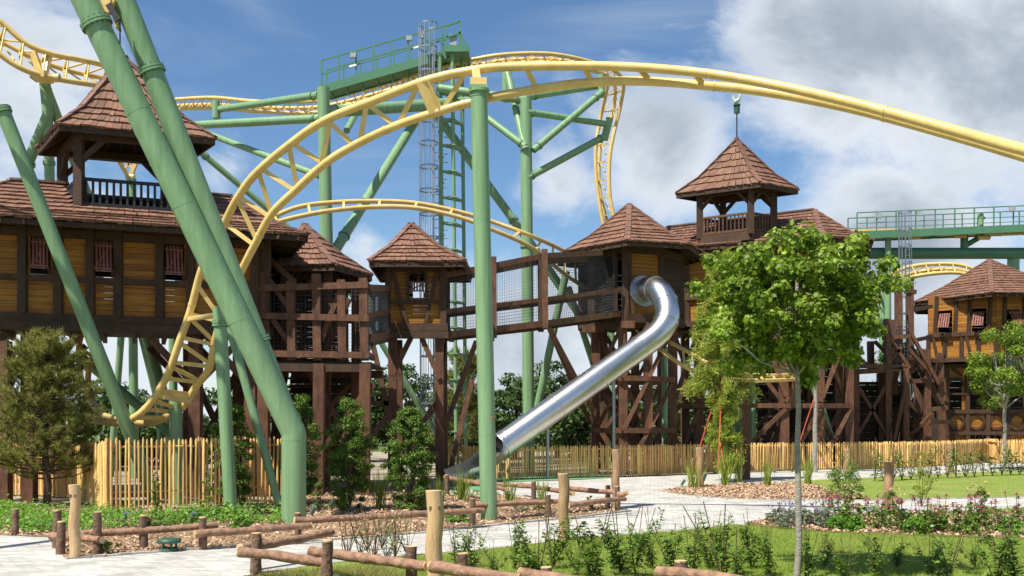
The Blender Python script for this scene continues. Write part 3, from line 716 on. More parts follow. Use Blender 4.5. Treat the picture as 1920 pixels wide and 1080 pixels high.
bridge('footbridge', 'short netted timber footbridge between the stair platform and the small square hut', [(690, 540, 24.3), (728, 540, 30.2)], [(690, 592, 24.3), (728, 584, 30.2)], [(690, 634, 24.3), (728, 628, 30.2)], [], 1.1)
br = bridge('footbridge', 'long netted timber footbridge rising from the small square hut to the slide hut', [(834, 516, 30.4), (1018, 480, 32), (1128, 474, 33.6)], [(834, 584, 30.4), (1018, 562, 32), (1165, 543, 34)],
       [(834, 628, 30.4), (1018, 607, 32), (1162, 588, 34.1)], [(925, 482, 634, 31.1), (1021, 468, 616, 32)], 1.2)
braces(br, [(P(1028, 612, 32.1), P(1112, 770, 34)), (P(893, 640, 31.0), P(835, 800, 30.6)), (P(1030, 616, 33.2), P(1105, 790, 35.5))], .15)

# ---------------- slide hut
PLAN[0] = 1.10
sd = thing('slide_hut', 'tall timber hut with a pointed shingle roof where the steel tube slide starts', 'building', (3.7, 32.6, 0))
cor = [(1.68, 31.9), (3.42, 30.0), (5.38, 30.6), (6.3, 32.7), (5.4, 34.9), (3.2, 35.3), (1.5, 33.9)]
roof(sd, rings_apex(cor, 7.12, (3.76, 32.5, 8.72), ((1, 0), (.6, .34), (.001, 1))), course=.28)
ctr = Vector((3.8, 32.7, 0)); ib = [ctr+(Vector((a, b, 0))-ctr)*.66 for a, b in cor]; zf = 5.0; zt = 7.25
ib[1] = Vector((gx(1172, 31.1), 31.1, 0)); ib[2] = Vector((gx(1240, 31.6), 31.6, 0)); ib[0] = Vector((gx(1108, 32.2), 32.2, 0))
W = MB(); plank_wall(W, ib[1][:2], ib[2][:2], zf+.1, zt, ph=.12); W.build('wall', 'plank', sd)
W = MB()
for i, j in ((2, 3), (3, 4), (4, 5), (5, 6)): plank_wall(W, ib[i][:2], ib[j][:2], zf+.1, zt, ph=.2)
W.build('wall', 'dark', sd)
fr = MB()
for q in ib: fr.beam((q.x, q.y, zf-.2), (q.x, q.y, zt), .19, .19, up=(0, 1, 0))
for i in range(7):
    p, q = ib[i], ib[(i+1) % 7]; fr.beam(p+Vector((0, -.06, zf-.05)), q+Vector((0, -.06, zf-.05)), .22, .26); fr.beam(p+Vector((0, 0, zt-.2)), q+Vector((0, 0, zt-.2)), .16, .22)
d = (ib[2]-ib[1]); fr.beam(ib[1]+d*.1+Vector((0, -.1, zt-.2)), ib[1]+d*.2+Vector((0, -.1, zf)), .1, .1, up=(0, 1, 0)); fr.beam(ib[0]+Vector((.35, -.1, zt-.2)), ib[0]+Vector((.8, -.5, zf)), .1, .1, up=(0, 1, 0))
fr.beam(ib[0].lerp(ib[1], .72)+Vector((0, -.05, zf)), ib[0].lerp(ib[1], .72)+Vector((0, -.05, zt)), .12, .12, up=(0, 1, 0))
build_each(fr, 'frame_beam', 'timberdk', sd)
fl = MB(); fl.face([(q.x, q.y, zf) for q in ib]); fl.face([(q.x, q.y, zf-.15) for q in ib][::-1]); fl.build('floor', 'timberdk', sd)
net(sd, ib[0]+Vector((0, -.1, zf+.1)), ib[1]+Vector((-.35, -.1, zf+.1)), ib[1]+Vector((-.35, -.1, zt-.2)), ib[0]+Vector((0, -.1, zt-.2)), .085)
pts = []
for px, Y in ((1116, 32.3), (1168, 31.2), (1215, 31.4), (1262, 32.6), (1133, 34.3), (1190, 34.5), (1240, 34.6)): posts(sd, [(gx(px, Y), Y, 0, zf-.1)], .26, 'stilt')
for (xa, Ya, xb, Yb) in ((1116, 32.2, 1168, 31.1), (1168, 31.1, 1215, 31.3), (1215, 31.3, 1262, 32.4), (1133, 34.3, 1190, 34.5), (1190, 34.5, 1240, 34.6)):
    A1 = Vector((gx(xa, Ya), Ya-.12, 0)); B1 = Vector((gx(xb, Yb), Yb-.12, 0)); Z = lambda z: Vector((0, 0, z))
    for zc in (1.5, 3.1):
        if zc < 4: braces(sd, [(A1+Z(zc), B1+Z(zc))], .16, 'crossbeam')
    for z0_, z1_ in ((.1, 1.5), (1.5, 3.1), (3.1, 4.8)):
        braces(sd, [(A1+Z(z0_), B1+Z(z1_))], .12); 
        if random.random() < .75: braces(sd, [(A1+Z(z1_)+Vector((0, .3, 0)), B1+Z(z0_)+Vector((0, .3, 0)))], .12)
sb = MB(); sb.beam((ib[1].x-.15, 30.8, 4.72), (ib[1].x+.25, 30.8, 4.72), .22, .22); sb.build('bracket', 'timber', sd); sb = MB(); sb.beam((ib[0].x-.3, 32, 4.7), (ib[0].x+.4, 32, 4.7), .22, .22); sb.build('bracket', 'timber', sd)
PLAN[0] = 1.0

# ---------------- tube slide
ts = thing('tube_slide', 'shiny stainless steel tube slide running down from the timber hut over the picket fence', 'slide', P(1100, 900, 29))
path = cr([P(1206, 546, 34.3), P(1222, 540, 33.8), P(1238, 549, 33.3), P(1250, 575, 33.0), P(1249, 602, 32.8), P(1232, 627, 32.6), P(1200, 652, 32.4)], 6)
last = P(940, 836, 30.4); n = 26; path += [path[-1].lerp(last, (i+1)/n) for i in range(n)]
mb = MB(); mb.tube(path, .40, 28, caps=False); mb.tube(path, .38, 28, caps=False); mb.build('tube', 'chrome', ts)
sm = MB(); 
def ring(mb, p, d, r, w, seg=28, r2=None):
    d = d.normalized(); mb.tube([p-d*w, p+d*w], r, seg)
def annulus(mb, p, d, r0, r1, w, seg=28):
    d = d.normalized(); x = d.orthogonal().normalized(); y = d.cross(x)
    for k in range(seg):
        a0, a1 = 2*math.pi*k/seg, 2*math.pi*(k+1)/seg; e0 = x*math.cos(a0)+y*math.sin(a0); e1 = x*math.cos(a1)+y*math.sin(a1)
        mb.hexa([p-d*w+e0*r0, p-d*w+e1*r0, p-d*w+e1*r1, p-d*w+e0*r1, p+d*w+e0*r0, p+d*w+e1*r0, p+d*w+e1*r1, p+d*w+e0*r1])
for i in (8, 16, 24, 36, 44, 52, 61):
    if i < len(path)-1: annulus(sm, path[i], path[i+1]-path[i-1], .395, .42, .018)
annulus(sm, path[-1], path[-1]-path[-2], .375, .445, .02)
sm.build('seam_ring', 'chrome', ts)
fl = MB(); annulus(fl, path[0], path[1]-path[0], .38, .53, .03, 32)
dd = (path[1]-path[0]).normalized(); xx = dd.orthogonal().normalized(); yy = dd.cross(xx)
for k in range(16):
    an = k*math.pi/8; o = (xx*math.cos(an)+yy*math.sin(an))*.48; fl.tube([path[0]+o, path[0]+o+dd*.06], .018, 6)
fl.build('entry_flange', 'steel', ts)
ch = cr([path[-1]-(path[-1]-path[-2])*.5, P(924, 847, 30.1), P(904, 860, 29.3), P(880, 869, 28.3), P(856, 875, 27.3)], 6)
mb = MB(); seg = 16; rows = []
for i, p in enumerate(ch):
    t = (ch[min(i+1, len(ch)-1)]-ch[max(i-1, 0)]).normalized(); s = t.cross(Vector((0, 0, 1))).normalized(); u = s.cross(t); f = i/(len(ch)-1)
    span = R(100+ -22*f + (60*(1-f)**6)); rows.append([(p+(s*math.sin(a)-u*math.cos(a))*r, ) for r in (.39, .365) for a in [(-span+2*span*k/seg) for k in range(seg+1)]])
for i in range(len(rows)-1):
    for k in range(seg):
        for o in (0, seg+1): mb.face([rows[i][o+k][0], rows[i][o+k+1][0], rows[i+1][o+k+1][0], rows[i+1][o+k][0]], True)
    for k in (0, seg): mb.face([rows[i][k][0], rows[i][seg+1+k][0], rows[i+1][seg+1+k][0], rows[i+1][k][0]])
for k in range(seg): mb.face([rows[-1][k][0], rows[-1][k+1][0], rows[-1][seg+2+k][0], rows[-1][seg+1+k][0]])
mb.build('open_chute', 'chrome', ts)
for (px, py, Y) in ((1027, 777, 31.1), (1151, 690, 32.1)):
    q = P(px, py, Y); mb = MB(); mb.tube([(q.x, q.y, 0), (q.x, q.y, q.z-.1)], .05, 10); mb.tube([(q.x, q.y, 0), (q.x, q.y, .03)], .14, 12); mb.build('slide_support', 'steel', ts)
q = P(872, 890, 28.2); mb = MB(); mb.tube([(q.x, q.y, 0), (q.x, q.y, .3)], .05, 10); mb.build('slide_support', 'steel', ts)

# ---------------- right hand gatehouse with turret
PLAN[0] = 1.16
rg = thing('timber_castle', 'long timber building with shingle roof, turret and weathervane behind the leafy tree', 'building', (8, 35, 0))
ze = 7.6
ev = [Vector(q) for q in ((gx(1235, 34.2), 34.2, ze), (gx(1545, 31.9), 31.9, ze), (gx(1637, 32.6), 32.6, ze), (12.8, 36.6, ze), (6.0, 38.6, ze))]
R1 = Vector((gx(1250, 36.2), 36.2, 8.68)); R2 = Vector((gx(1527, 34.6), 34.6, 8.98))
top = [R1, R2, R2, R2, R1]
mids = [e.lerp(t, .40)+Vector((0, 0, -.12)) for e, t in zip(ev, top)]
c = Vector((7.49, 33.8, 0)); CUT[:] = [c+(Vector(q)-c)*.60 for q in ((5.5, 34.1, 0), (7.97, 32.5, 0), (9.48, 33.5, 0), (7.0, 35.1, 0))]
roof(rg, [ev, mids, top]); CUT.clear()
zf = 5.1
wc = [Vector((gx(1248, 34.9), 34.9, 0)), Vector((gx(1535, 33), 33, 0)), Vector((gx(1598, 33.8), 33.8, 0)), Vector((11.9, 36.4, 0)), Vector((6.2, 37.8, 0))]
W = MB(); Ls = (wc[1]-wc[0]).length
plank_wall(W, wc[0][:2], wc[1][:2], zf, 7.7, ph=.13, holes=[(1.9, 2.5, zf+.95, zf+1.75), (3.6, 4.2, zf+.95, zf+1.75)]); W.build('wall', 'plank', rg)
W = MB(); plank_wall(W, wc[1][:2], wc[2][:2], zf, 7.7, ph=.13); W.build('wall', 'plank', rg)
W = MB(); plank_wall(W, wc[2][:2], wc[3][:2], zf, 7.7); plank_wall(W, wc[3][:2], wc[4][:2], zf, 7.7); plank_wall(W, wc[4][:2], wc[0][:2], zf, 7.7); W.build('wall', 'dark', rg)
fr = MB(); d = (wc[1]-wc[0]).normalized(); nv = Vector((d.y, -d.x, 0))*.08
for u in (0, .75, 1.8, 2.6, 3.5, 4.3, Ls): fr.beam(wc[0]+d*u+nv+Vector((0, 0, zf)), wc[0]+d*u+nv+Vector((0, 0, 7.65)), .16, .1, up=(0, 1, 0))
for z in (zf, zf+.9, 7.35): fr.beam(wc[0]+nv*1.3+Vector((0, 0, z)), wc[1]+nv*1.3+Vector((0, 0, z)), .1, .18)
for q in (wc[2], wc[3], wc[4]): fr.beam(q+Vector((0, 0, zf)), q+Vector((0, 0, 7.6)), .2, .2, up=(0, 1, 0))
fr.beam(wc[1]+Vector((0, -.1, zf)), wc[2]+Vector((0, -.1, zf)), .1, .2)
build_each(fr, 'frame_beam', 'timberdk', rg)
for u in (1.95, 3.65): shutter(rg, wc[0][:2], wc[1][:2], u, u+.5, zf+1.1, zf+1.7, .28)
fl = MB(); fl.face([(q.x, q.y, zf-.02) for q in wc]); fl.face([(q.x, q.y, zf-.2) for q in wc][::-1]); fl.build('floor', 'timberdk', rg)
# turret
cor = [Vector((5.5, 34.1, 0)), Vector((7.97, 32.5, 0)), Vector((9.48, 33.5, 0)), Vector((7.0, 35.1, 0))]; c = Vector((7.49, 33.8, 0))
tr2 = roof(rg, rings_apex(cor, 9.43, (7.5, 33.8, 11.18), ((1, 0), (.62, .29), (.001, 1))), 'turret_roof', .25, wid=.14)
cap = MB()
for i in range(4):
    p, q = cor[i], cor[(i+1) % 4]; cap.face([c+(p-c)*.075+Vector((0, 0, 11.07)), c+(q-c)*.075+Vector((0, 0, 11.07)), (7.5, 33.8, 11.36)])
cap.build('roof_cap', 'black', tr2)
ins = [c+(q-c)*.60 for q in cor]; 
for q in ins: 
    mb = MB(); mb.beam((q.x, q.y, 7.9), (q.x, q.y, 9.6), .19, .19, up=(0, 1, 0)); mb.build('turret_post', 'timberdk', rg)
tb_ = MB(); tb_.hexa([q+Vector((0, 0, 7.72)) for q in ins]+[q+Vector((0, 0, 7.78)) for q in ins])
for i in range(4):
    p, q = ins[i], ins[(i+1) % 4]; dd = (q-p).normalized()
    tb_.beam(p+Vector((0, 0, 9.36)), q+Vector((0, 0, 9.36)), .14, .18); tb_.beam(p+dd*.45+Vector((0, 0, 9.3)), p+Vector((0, 0, 8.85)), .1, .1); tb_.beam(q-dd*.45+Vector((0, 0, 9.3)), q+Vector((0, 0, 8.85)), .1, .1)
    tb_.beam(p+Vector((0, 0, 7.85)), q+Vector((0, 0, 7.85)), .12, .3)
build_each(tb_, 'turret_brace', 'timberdk', rg)
balustrade(rg, ins+[ins[0]], 8.05, 8.58, .13, 'turret_railing', 'timber', .04)
wv = MB(); wv.tube([(7.5, 33.8, 11.3), (7.5, 33.8, 12.1)], .022, 8); wv.build('weathervane_rod', 'black', rg)
wv = MB(); wv.tube([(7.5, 33.8, 12.06), (7.5, 33.8, 12.32)], .10, 4); wv.tube([(7.5, 33.8, 12.32), (7.5, 33.8, 12.36)], .12, 12); wv.build('weathervane_box', 'greendark', rg)
wv = MB()    # pale bird figure: body, neck, head, beak, tail
wv.tube([(7.40, 33.8, 12.42), (7.46, 33.8, 12.45), (7.54, 33.8, 12.50), (7.60, 33.8, 12.58)], [.03, .075, .07, .03], 8)
wv.tube([(7.56, 33.8, 12.50), (7.60, 33.78, 12.60), (7.60, 33.78, 12.66), (7.66, 33.77, 12.67)], [.05, .035, .045, .008], 8)
wv.tube([(7.45, 33.8, 12.47), (7.37, 33.82, 12.60), (7.40, 33.82, 12.68)], [.05, .035, .01], 6); wv.tube([(7.5, 33.8, 12.35), (7.5, 33.8, 12.45)], .015, 6)
M['patina'] = mat('patina_copper', (.42, .50, .36), .6, .25, 20); wv.build('weathervane_bird', 'patina', rg)
# stilts and braces below it
sp = [(1262, 33.6), (1310, 33.4), (1360, 33.2), (1470, 33.0), (1535, 33.0), (1590, 33.6), (1285, 36.5), (1340, 36.5), (1450, 36.5), (1520, 36.5), (1570, 36.5), (1240, 35.2)]
for px, Y in sp: posts(rg, [(gx(px, Y), Y, 0, zf-.1)], .28, 'stilt')
fs = [Vector((gx(px, Y), Y-.16, 0)) for px, Y in sp[:6]]; bs = [Vector((gx(px, Y), Y-.16, 0)) for px, Y in sp[6:11]]
for row in (fs, bs):
    for a, b in zip(row, row[1:]):
        if (b-a).length > 1.6: 
            braces(rg, [(a+Vector((0, 0, 2.6)), a+Vector((.8, 0, 4.9))), (b+Vector((0, 0, 2.6)), b+Vector((-.8, 0, 4.9)))], .14)
        braces(rg, [(a+Vector((0, 0, 2.3)), b+Vector((0, 0, 2.3)))], .15, 'crossbeam')
        for z0_, z1_ in ((.1, 2.2), (2.4, 4.9)):
            if (b-a).length < 3: braces(rg, [(a+Vector((0, 0, z0_)), b+Vector((0, 0, z1_)))], .13)
            if random.random() < .6: braces(rg, [(b+Vector((0, .33, z0_)), a+Vector((0, .33, z1_)))], .13)
st = MB()
for k in range(16): st.beam((gx(1395, 35)+.17*k, 34.3, .4+.26*k), (gx(1395, 35)+.17*k, 35.2, .4+.26*k), .25, .05)
st.beam((gx(1395, 35), 34.2, .2), (gx(1395, 35)+2.8, 34.2, 4.6), .07, .25); st.beam((gx(1395, 35), 35.3, .2), (gx(1395, 35)+2.8, 35.3, 4.6), .07, .25)
st.build('stairs', 'timberdk', rg)
db = MB(); plank_wall(db, (gx(1420, 37.5), 37.5), (gx(1600, 37.5), 37.5), .2, 4.9, ph=.3); db.build('back_boards', 'dark', rg)

PLAN[0] = 1.10
# ---------------- stair tower between the castle and the far hut
stt = thing('stair_tower', 'open timber stair tower of posts and crossed braces right of the leafy tree', 'building', (14, 38.5, 0))
T_ = lambda px, py, Y=38: P(px, py, Y)
for (px, t, b, Y) in ((1604, 640, 855, 38), (1664, 598, 855, 38), (1684, 545, 690, 38.2), (1706, 530, 700, 38.6), (1697, 690, 855, 38), (1738, 655, 855, 38.6), (1762, 662, 770, 39), (1632, 640, 695, 39.5), (1590, 690, 855, 40.5), (1650, 700, 855, 40.5), (1720, 700, 855, 41), (1676, 600, 740, 39.5)):
    mb = MB(); a, b_ = P(px, t, Y), P(px+1, b, Y); 
    if b == 855: b_.z = 0
    mb.beam(a, b_, .22, .22, up=(0, 1, 0)); mb.build('post', 'timber', stt)
braces(stt, [(T_(1590, 699), T_(1702, 692)), (T_(1655, 634), T_(1706, 630)), (T_(1590, 686), T_(1700, 688)), (T_(1700, 545, 38.5), T_(1716, 548, 38.6)), (T_(1738, 676, 38.6), T_(1770, 676, 39)), (T_(1705, 715, 38.4), T_(1770, 712, 38.8)),
             (T_(1740, 768, 38.6), T_(1775, 764, 38.8)), (T_(1706, 640, 38.6), T_(1745, 632, 42)), (T_(1706, 582, 38.6), T_(1745, 575, 42)), (T_(1740, 790, 38.5), T_(1790, 792, 40))], .16, 'crossbeam')
braces(stt, [(T_(1595, 702), T_(1668, 825)), (T_(1674, 700), T_(1604, 822)), (T_(1700, 610, 38.1), T_(1760, 720, 38.2)), (T_(1704, 655, 38.1), T_(1735, 690, 38.2)), (T_(1703, 700, 38), T_(1676, 826, 37.6)), (T_(1672, 640), T_(1705, 690)),
             (T_(1690, 650), T_(1660, 690)), (T_(1750, 775, 38), T_(1700, 822, 38.5)), (T_(1640, 640, 39), T_(1700, 700, 39)), (T_(1770, 735, 39), T_(1720, 826, 39)), (T_(1598, 660), T_(1632, 690)), (T_(1710, 800, 39.5), T_(1760, 740, 39.5))], .12)
st = MB()
for (A1, B1, k_) in ((P(1700, 640, 38.8), P(1765, 760, 38.8), 14), (P(1690, 730, 39.8), P(1740, 826, 39.8), 11)):
    for dy in (0, .9): st.beam(A1+Vector((0, dy, 0)), B1+Vector((0, dy, 0)), .06, .28)
    for i in range(k_): p = A1.lerp(B1, (i+.5)/k_); st.box(p.x-.14, p.x+.14, p.y, p.y+.9, p.z, p.z+.04)
st.build('stairs', 'timberdk', stt)
dk = MB(); a, b = T_(1590, 693), T_(1702, 692)
for i in range(18): dk.beam(a.lerp(b, i/17), a.lerp(b, i/17)+Vector((0, 2.6, 0)), .12, .05)
dk.build('deck', 'timberdk', stt)
W = MB(); plank_wall(W, (gx(1600, 40.6), 40.6), (gx(1695, 40.6), 40.6), .6, 3.4, ph=.24); W.build('back_boards', 'dark', stt)
for i in range(10):
    pass
net(stt, T_(1664, 690), T_(1702, 690), T_(1702, 600), T_(1664, 605), .12, .005)

PLAN[0] = 1.13
# ---------------- far right hut
fh = thing('round_watch_hut', 'wide many sided timber watch hut with arched lower storey at the right edge', 'building', (20.4, 43.4, 0))
cor = [Vector(q) for q in ((17.1, 43.0, 0), (18.9, 39.9, 0), (22.6, 40.3, 0), (24.2, 43.6, 0), (22.2, 46.8, 0), (18.5, 46.5, 0))]
ac = Vector((20.45, 43.4, 0))
roof(fh, rings_apex(cor, 6.86, (20.45, 43.4, 8.72), ((1, 0), (.6, .36), (.001, 1))), course=.27)
wc = [ac+(q-ac)*.80 for q in cor]; zf = 4.35; zt = 7.0
wc[0] = Vector((gx(1741, 42.2), 42.2, 0)); wc[1] = Vector((gx(1868, 40.7), 40.7, 0))
def panel_wall(a, b, n, part):
    Lw = (b-a).length; W = MB(); hl = [(Lw*(i+.3)/n, Lw*(i+.72)/n, zf+1.15, zf+1.95) for i in range(n)]
    plank_wall(W, a[:2], b[:2], zf, zt, ph=.12, holes=hl); W.build('wall', 'plank', part)
    d = (b-a).normalized(); nv = Vector((d.y, -d.x, 0))*.07; f = MB()
    for i in range(n*2+1): f.beam(a+d*(Lw*i/(2*n))+nv+Vector((0, 0, zf)), a+d*(Lw*i/(2*n))+nv+Vector((0, 0, zf+1.05)), .13, .1, up=(0, 1, 0))
    for i in range(n):
        for t in (.2, .8): f.beam(a+d*(Lw*(i+t)/n)+nv+Vector((0, 0, zf+1)), a+d*(Lw*(i+t+.06)/n)+nv+Vector((0, 0, zt)), .12, .1, up=(0, 1, 0))
        f.beam(a+d*(Lw*(i+.12)/n)+nv*1.3+Vector((0, 0, zf+1.1)), a+d*(Lw*(i+.28)/n)+nv*1.3+Vector((0, 0, zf+.1)), .1, .08, up=(0, 1, 0))
    for z in (zf-.02, zf+1.02): f.beam(a+nv*1.25+Vector((0, 0, z)), b+nv*1.25+Vector((0, 0, z)), .1, .17)
    build_each(f, 'frame_beam', 'timberdk', part)
    for (u0, u1, z0, z1) in hl: shutter(part, a[:2], b[:2], u0+.05, u1-.05, z0+.15, z1-.02, .42)
panel_wall(wc[0], wc[1], 2, fh); panel_wall(wc[1], wc[2], 2, fh)
W = MB()
for i in (3, 4): plank_wall(W, wc[i-1][:2], wc[i][:2], zf, zt, ph=.25)
plank_wall(W, wc[4][:2], wc[5][:2], zf, zt, ph=.25); plank_wall(W, wc[5][:2], wc[0][:2], zf, zt, ph=.25, holes=((.8, 2.2, zf+1, zf+1.9),)); W.build('wall', 'dark', fh)
fl = MB(); fl.face([(q.x, q.y, zf) for q in wc]); fl.face([(q.x, q.y, zf-.2) for q in wc][::-1]); fl.build('floor', 'timberdk', fh)
# lower storey: planked wall with arched openings
a, b = Vector((gx(1772, 42.2), 42.2, 0)), Vector((gx(1990, 41.6), 41.6, 0)); Lw = (b-a).length; d = (b-a)/Lw
W = MB(); hl = []
for i in range(6): u = .12+i*.80; hl += [(u+.06, u+.54, 2.3, 3.55)]
hl += [(1.0, 2.2, .55, 1.2)]
plank_wall(W, a[:2], b[:2], .1, 4.2, ph=.13, holes=hl); W.build('lower_wall', 'plank', fh)
W = MB(); plank_wall(W, (a.x, a.y+2.8), (b.x, b.y+2.8), 0, 4.2, ph=.3); plank_wall(W, (a.x, a.y+2.8), (a.x, a.y), 0, 4.2, ph=.3, holes=((.6, 2.0, 1.9, 3.6),)); W.build('inner_wall', 'dark', fh)
f = MB(); nv = Vector((d.y, -d.x, 0))
for i in range(7):
    u = .06+i*.80; f.beam(a+d*u+nv*.08+Vector((0, 0, 0)), a+d*u+nv*.08+Vector((0, 0, 4.2)), .15, .12, up=(0, 1, 0))
    if i < 6:
        for s in range(9):     # arch heads
            t0, t1 = math.pi*s/9, math.pi*(s+1)/9; cx_ = u+.36
            f.beam(a+d*(cx_-.30*math.cos(t0))+nv*.07+Vector((0, 0, 3.28+.34*math.sin(t0))), a+d*(cx_-.30*math.cos(t1))+nv*.07+Vector((0, 0, 3.28+.34*math.sin(t1))), .09, .09, up=(0, 1, 0))
        for s in range(14):    # round fields under them
            t0, t1 = 2*math.pi*s/14, 2*math.pi*(s+1)/14
            f.beam(a+d*(cx_-.30*math.cos(t0))+nv*.075+Vector((0, 0, 1.78+.30*math.sin(t0))), a+d*(cx_-.30*math.cos(t1))+nv*.075+Vector((0, 0, 1.78+.30*math.sin(t1))), .09, .07, up=(0, 1, 0))
        f.beam(a+d*(u+.6)+nv*.07+Vector((0, 0, 3.7)), a+d*(u+.1)+nv*.07+Vector((0, 0, 4.1)), .08, .08)
for z, h in ((.15, .2), (1.32, .14), (2.22, .16), (2.95, .08), (4.15, .22)): f.beam(a+nv*.10+Vector((0, 0, z)), b+nv*.10+Vector((0, 0, z)), .12, h)
f.beam(a+nv*.12+d*.1+Vector((0, 0, 1.25)), a+nv*.12+d*1.6+Vector((0, 0, .3)), .1, .12); f.beam(a+nv*.12+d*1.0+Vector((0, 0, .8)), a+nv*.12+d*2.2+Vector((0, 0, .8)), .1, .12)
f.build('timber_frame', 'timberdk', fh)
braces(fh, [(a+Vector((-.1, 0, 3.6)), wc[0]+Vector((.1, 0, zf-.2))), (a+Vector((1.6, -.1, 3.4)), a+Vector((.9, -.8, zf-.1)))], .15)
posts(fh, [(a.x-.1, a.y, 0, 4.2)], .24, 'corner_post')

PLAN[0] = 1.0
# ================================================================ coaster
def support(label, tubes, group=None, extra=None, cat='support column', name='coaster_support'):
    """tubes: list of (name, [(px,py,Y)...] or Vectors, radius, [flange fractions])"""
    b0 = tubes[0][1]; q = b0[-1] if isinstance(b0[-1], Vector) else P(*b0[-1]); t = thing(name, label, cat, (q.x, q.y, max(0, q.z) if q.z > .8 else 0), group)
    for nm, pts, r, fls in tubes:
        pts = [p if isinstance(p, Vector) else P(*p) for p in pts]; mb = MB(); mb.tube(pts, r, 24 if r > .12 else 14)
        o = mb.build(nm, 'green', t)
        if r > .14 and len(pts) == 2:
            for f_ in (.3, .55, .8): sw = MB(); annulus(sw, pts[0].lerp(pts[1], f_), pts[1]-pts[0], r*.97, r*1.012, .006, 24); sw.build('weld_seam', 'green', o)
        if fls:
            f = MB()
            for (k, fr_) in fls: f.flange(pts[k], pts[k+1], fr_, r, .035+.06*r)
            f.build('flange', 'green', o)
    return t
def Gz(px, py_base): q = G(px, py_base); return q
# the pair of big columns in front
b1 = G(551, 980); b2 = Vector((b1.x, b1.y, CH-(812-HY)/F*b1.y)); tA = P(130, -60, 16.6); tB = P(209, -60, 16.9)
t = thing('coaster_support', 'huge green twin tube column leaning up to the top left corner, kinked near its foot', 'support column', b1)
mb = MB(); mb.tube([b1, b2+Vector((0, 0, -.03)), b2.lerp(tA, .004), tA], .212, 36); oA = mb.build('leaning_tube', 'green', t)
for f_ in (.25, .5, .7): mb = MB(); annulus(mb, b2.lerp(tA, f_), tA-b2, .205, .2145, .006, 32); mb.build('weld_seam', 'green', t)
mb = MB(); mb.flange(b2, tA, .885, .212, .045); mb.build('flange', 'green', oA)
e0 = P(546, 800, 17.75); mb = MB(); mb.tube([e0, tB], .185, 32); oB = mb.build('leaning_tube', 'green', t)
mb = MB(); mb.flange(e0, tB, .785, .185, .045); mb.flange(e0, tB, .195, .185, .04); mb.build('flange', 'green', oB)
mb = MB(); mb.tube([P(523, 945, 20.6), P(424, 590, 20.6)], .085, 18); mb.build('brace_tube', 'green', t)
mb = MB(); annulus(mb, b2+Vector((0, 0, -.12)), Vector((0, 0, 1)), .208, .2155, .008, 32); mb.build('weld_seam', 'green', t)

def straight(label, top, base_px, base_py, r, fl=(), Y=None, cap=True):
    q = G(base_px, base_py) if Y is None else Vector((gx(base_px, Y), Y, 0)); Yt = q.y
    tp = P(top[0], top[1], Yt) if len(top) == 2 else P(*top)
    return support(label, [('column', [tp, q], r, [(0, f) for f in fl])])
c1 = straight('tall green column in the middle carrying the top of the big yellow curve', (898, 172), 917, 976, .150)
q = BASE[c1.name]; tp = P(898, 172, q.y)
mb = MB(); mb.tube([tp+Vector((0, 0, -.02)), tp+Vector((0, 0, .03))], .19, 20); mb.box(tp.x-.16, tp.x+.16, tp.y-.14, tp.y+.14, tp.z+.03, tp.z+.09); mb.build('head_plate', 'green', c1)
mb = MB(); mb.tube([tp+Vector((0, 0, -.10)), tp+Vector((0, 0, -.08))], .158, 20); mb.build('collar', 'green', c1)
mb = MB(); e = P(922, 782, q.y-.15); mb.tube([e, e+Vector((0, -.01, 0))], .022, 10); mb.build('orange_sticker', 'red', c1)
c2 = straight('thin green column left of the big kinked column, in front of the picket fence', (411, 575), 433, 958, .128, (.085,))
c3 = straight('green column behind the left picket fence carrying the low curve', (329, 750), 333, 944, .135)
c4 = support('green column leaning from the left edge down behind the pine tree', [('column', [(2, 200, 20.6), (235, 790, 21.3), (290, 938, 22.0)], .145, [(0, .012)])])
c5 = straight('wide green column reaching above the small huts to the lift track', (606, 165), 622, 895, .205, Y=33)
c6 = straight('wide green column behind the long footbridge with side arms', (986, 185), 992, 882, .205, (.395,), Y=35.5)
def arms(parent, lst, m='green'):
    for nm, a, b, r, fl in lst:
        a, b = P(*a), P(*b); mb = MB(); mb.tube([a, b], r, 16); o = mb.build(nm, m, parent)
        if fl:
            f = MB()
            for t_ in fl: f.flange(a, b, t_, r, .03)
            f.build('flange', m, o)
arms(c6, [('side_arm', (988, 334, 35.4), (1135, 255, 37), .125, (.06, .93)), ('side_arm', (988, 210, 35.4), (1140, 233, 37), .115, (.07,)), ('side_arm', (1000, 282, 35.4), (1130, 172, 36.5), .12, (.08, .9)),
          ('end_tube', (1143, 222, 37), (1133, 262, 37), .14, ()), ('side_arm', (985, 280, 35.3), (950, 130, 36.5), .13, ()), ('side_arm', (985, 275, 35.3), (905, 215, 36), .12, (.1,)), ('cross_arm', (988, 182, 35.5), (1128, 160, 37), .12, (.1,)),
          ('cross_arm', (988, 188, 35.5), (820, 165, 36), .15, (.1,)), ('end_tube', (948, 130, 36.5), (950, 190, 36.5), .15, ()), ('end_tube', (1128, 140, 36.6), (1128, 182, 36.6), .12, ())])
arms(c5, [('side_arm', (598, 178, 33), (412, 205, 38), .125, (.05,)), ('side_arm', (600, 222, 33), (362, 235, 35), .14, (.04,)), ('cross_arm', (612, 210, 33.2), (905, 190, 37), .20, (.06,)), ('side_arm', (600, 330, 33), (375, 245, 36), .11, (.05,)),
          ('side_arm', (628, 470, 33.2), (780, 225, 38), .17, (.1,)), ('side_arm', (650, 245, 34), (672, 205, 36), .11, ()), ('end_tube', (405, 190, 38), (406, 222, 38), .15, ())])
c7 = support('long green raking strut rising from the slide hut to the lift track', [('strut', [(815, 210, 38), (1012, 480, 38), (1120, 640, 38.6), (1160, 880, 39)], .16, [(0, .75)])])
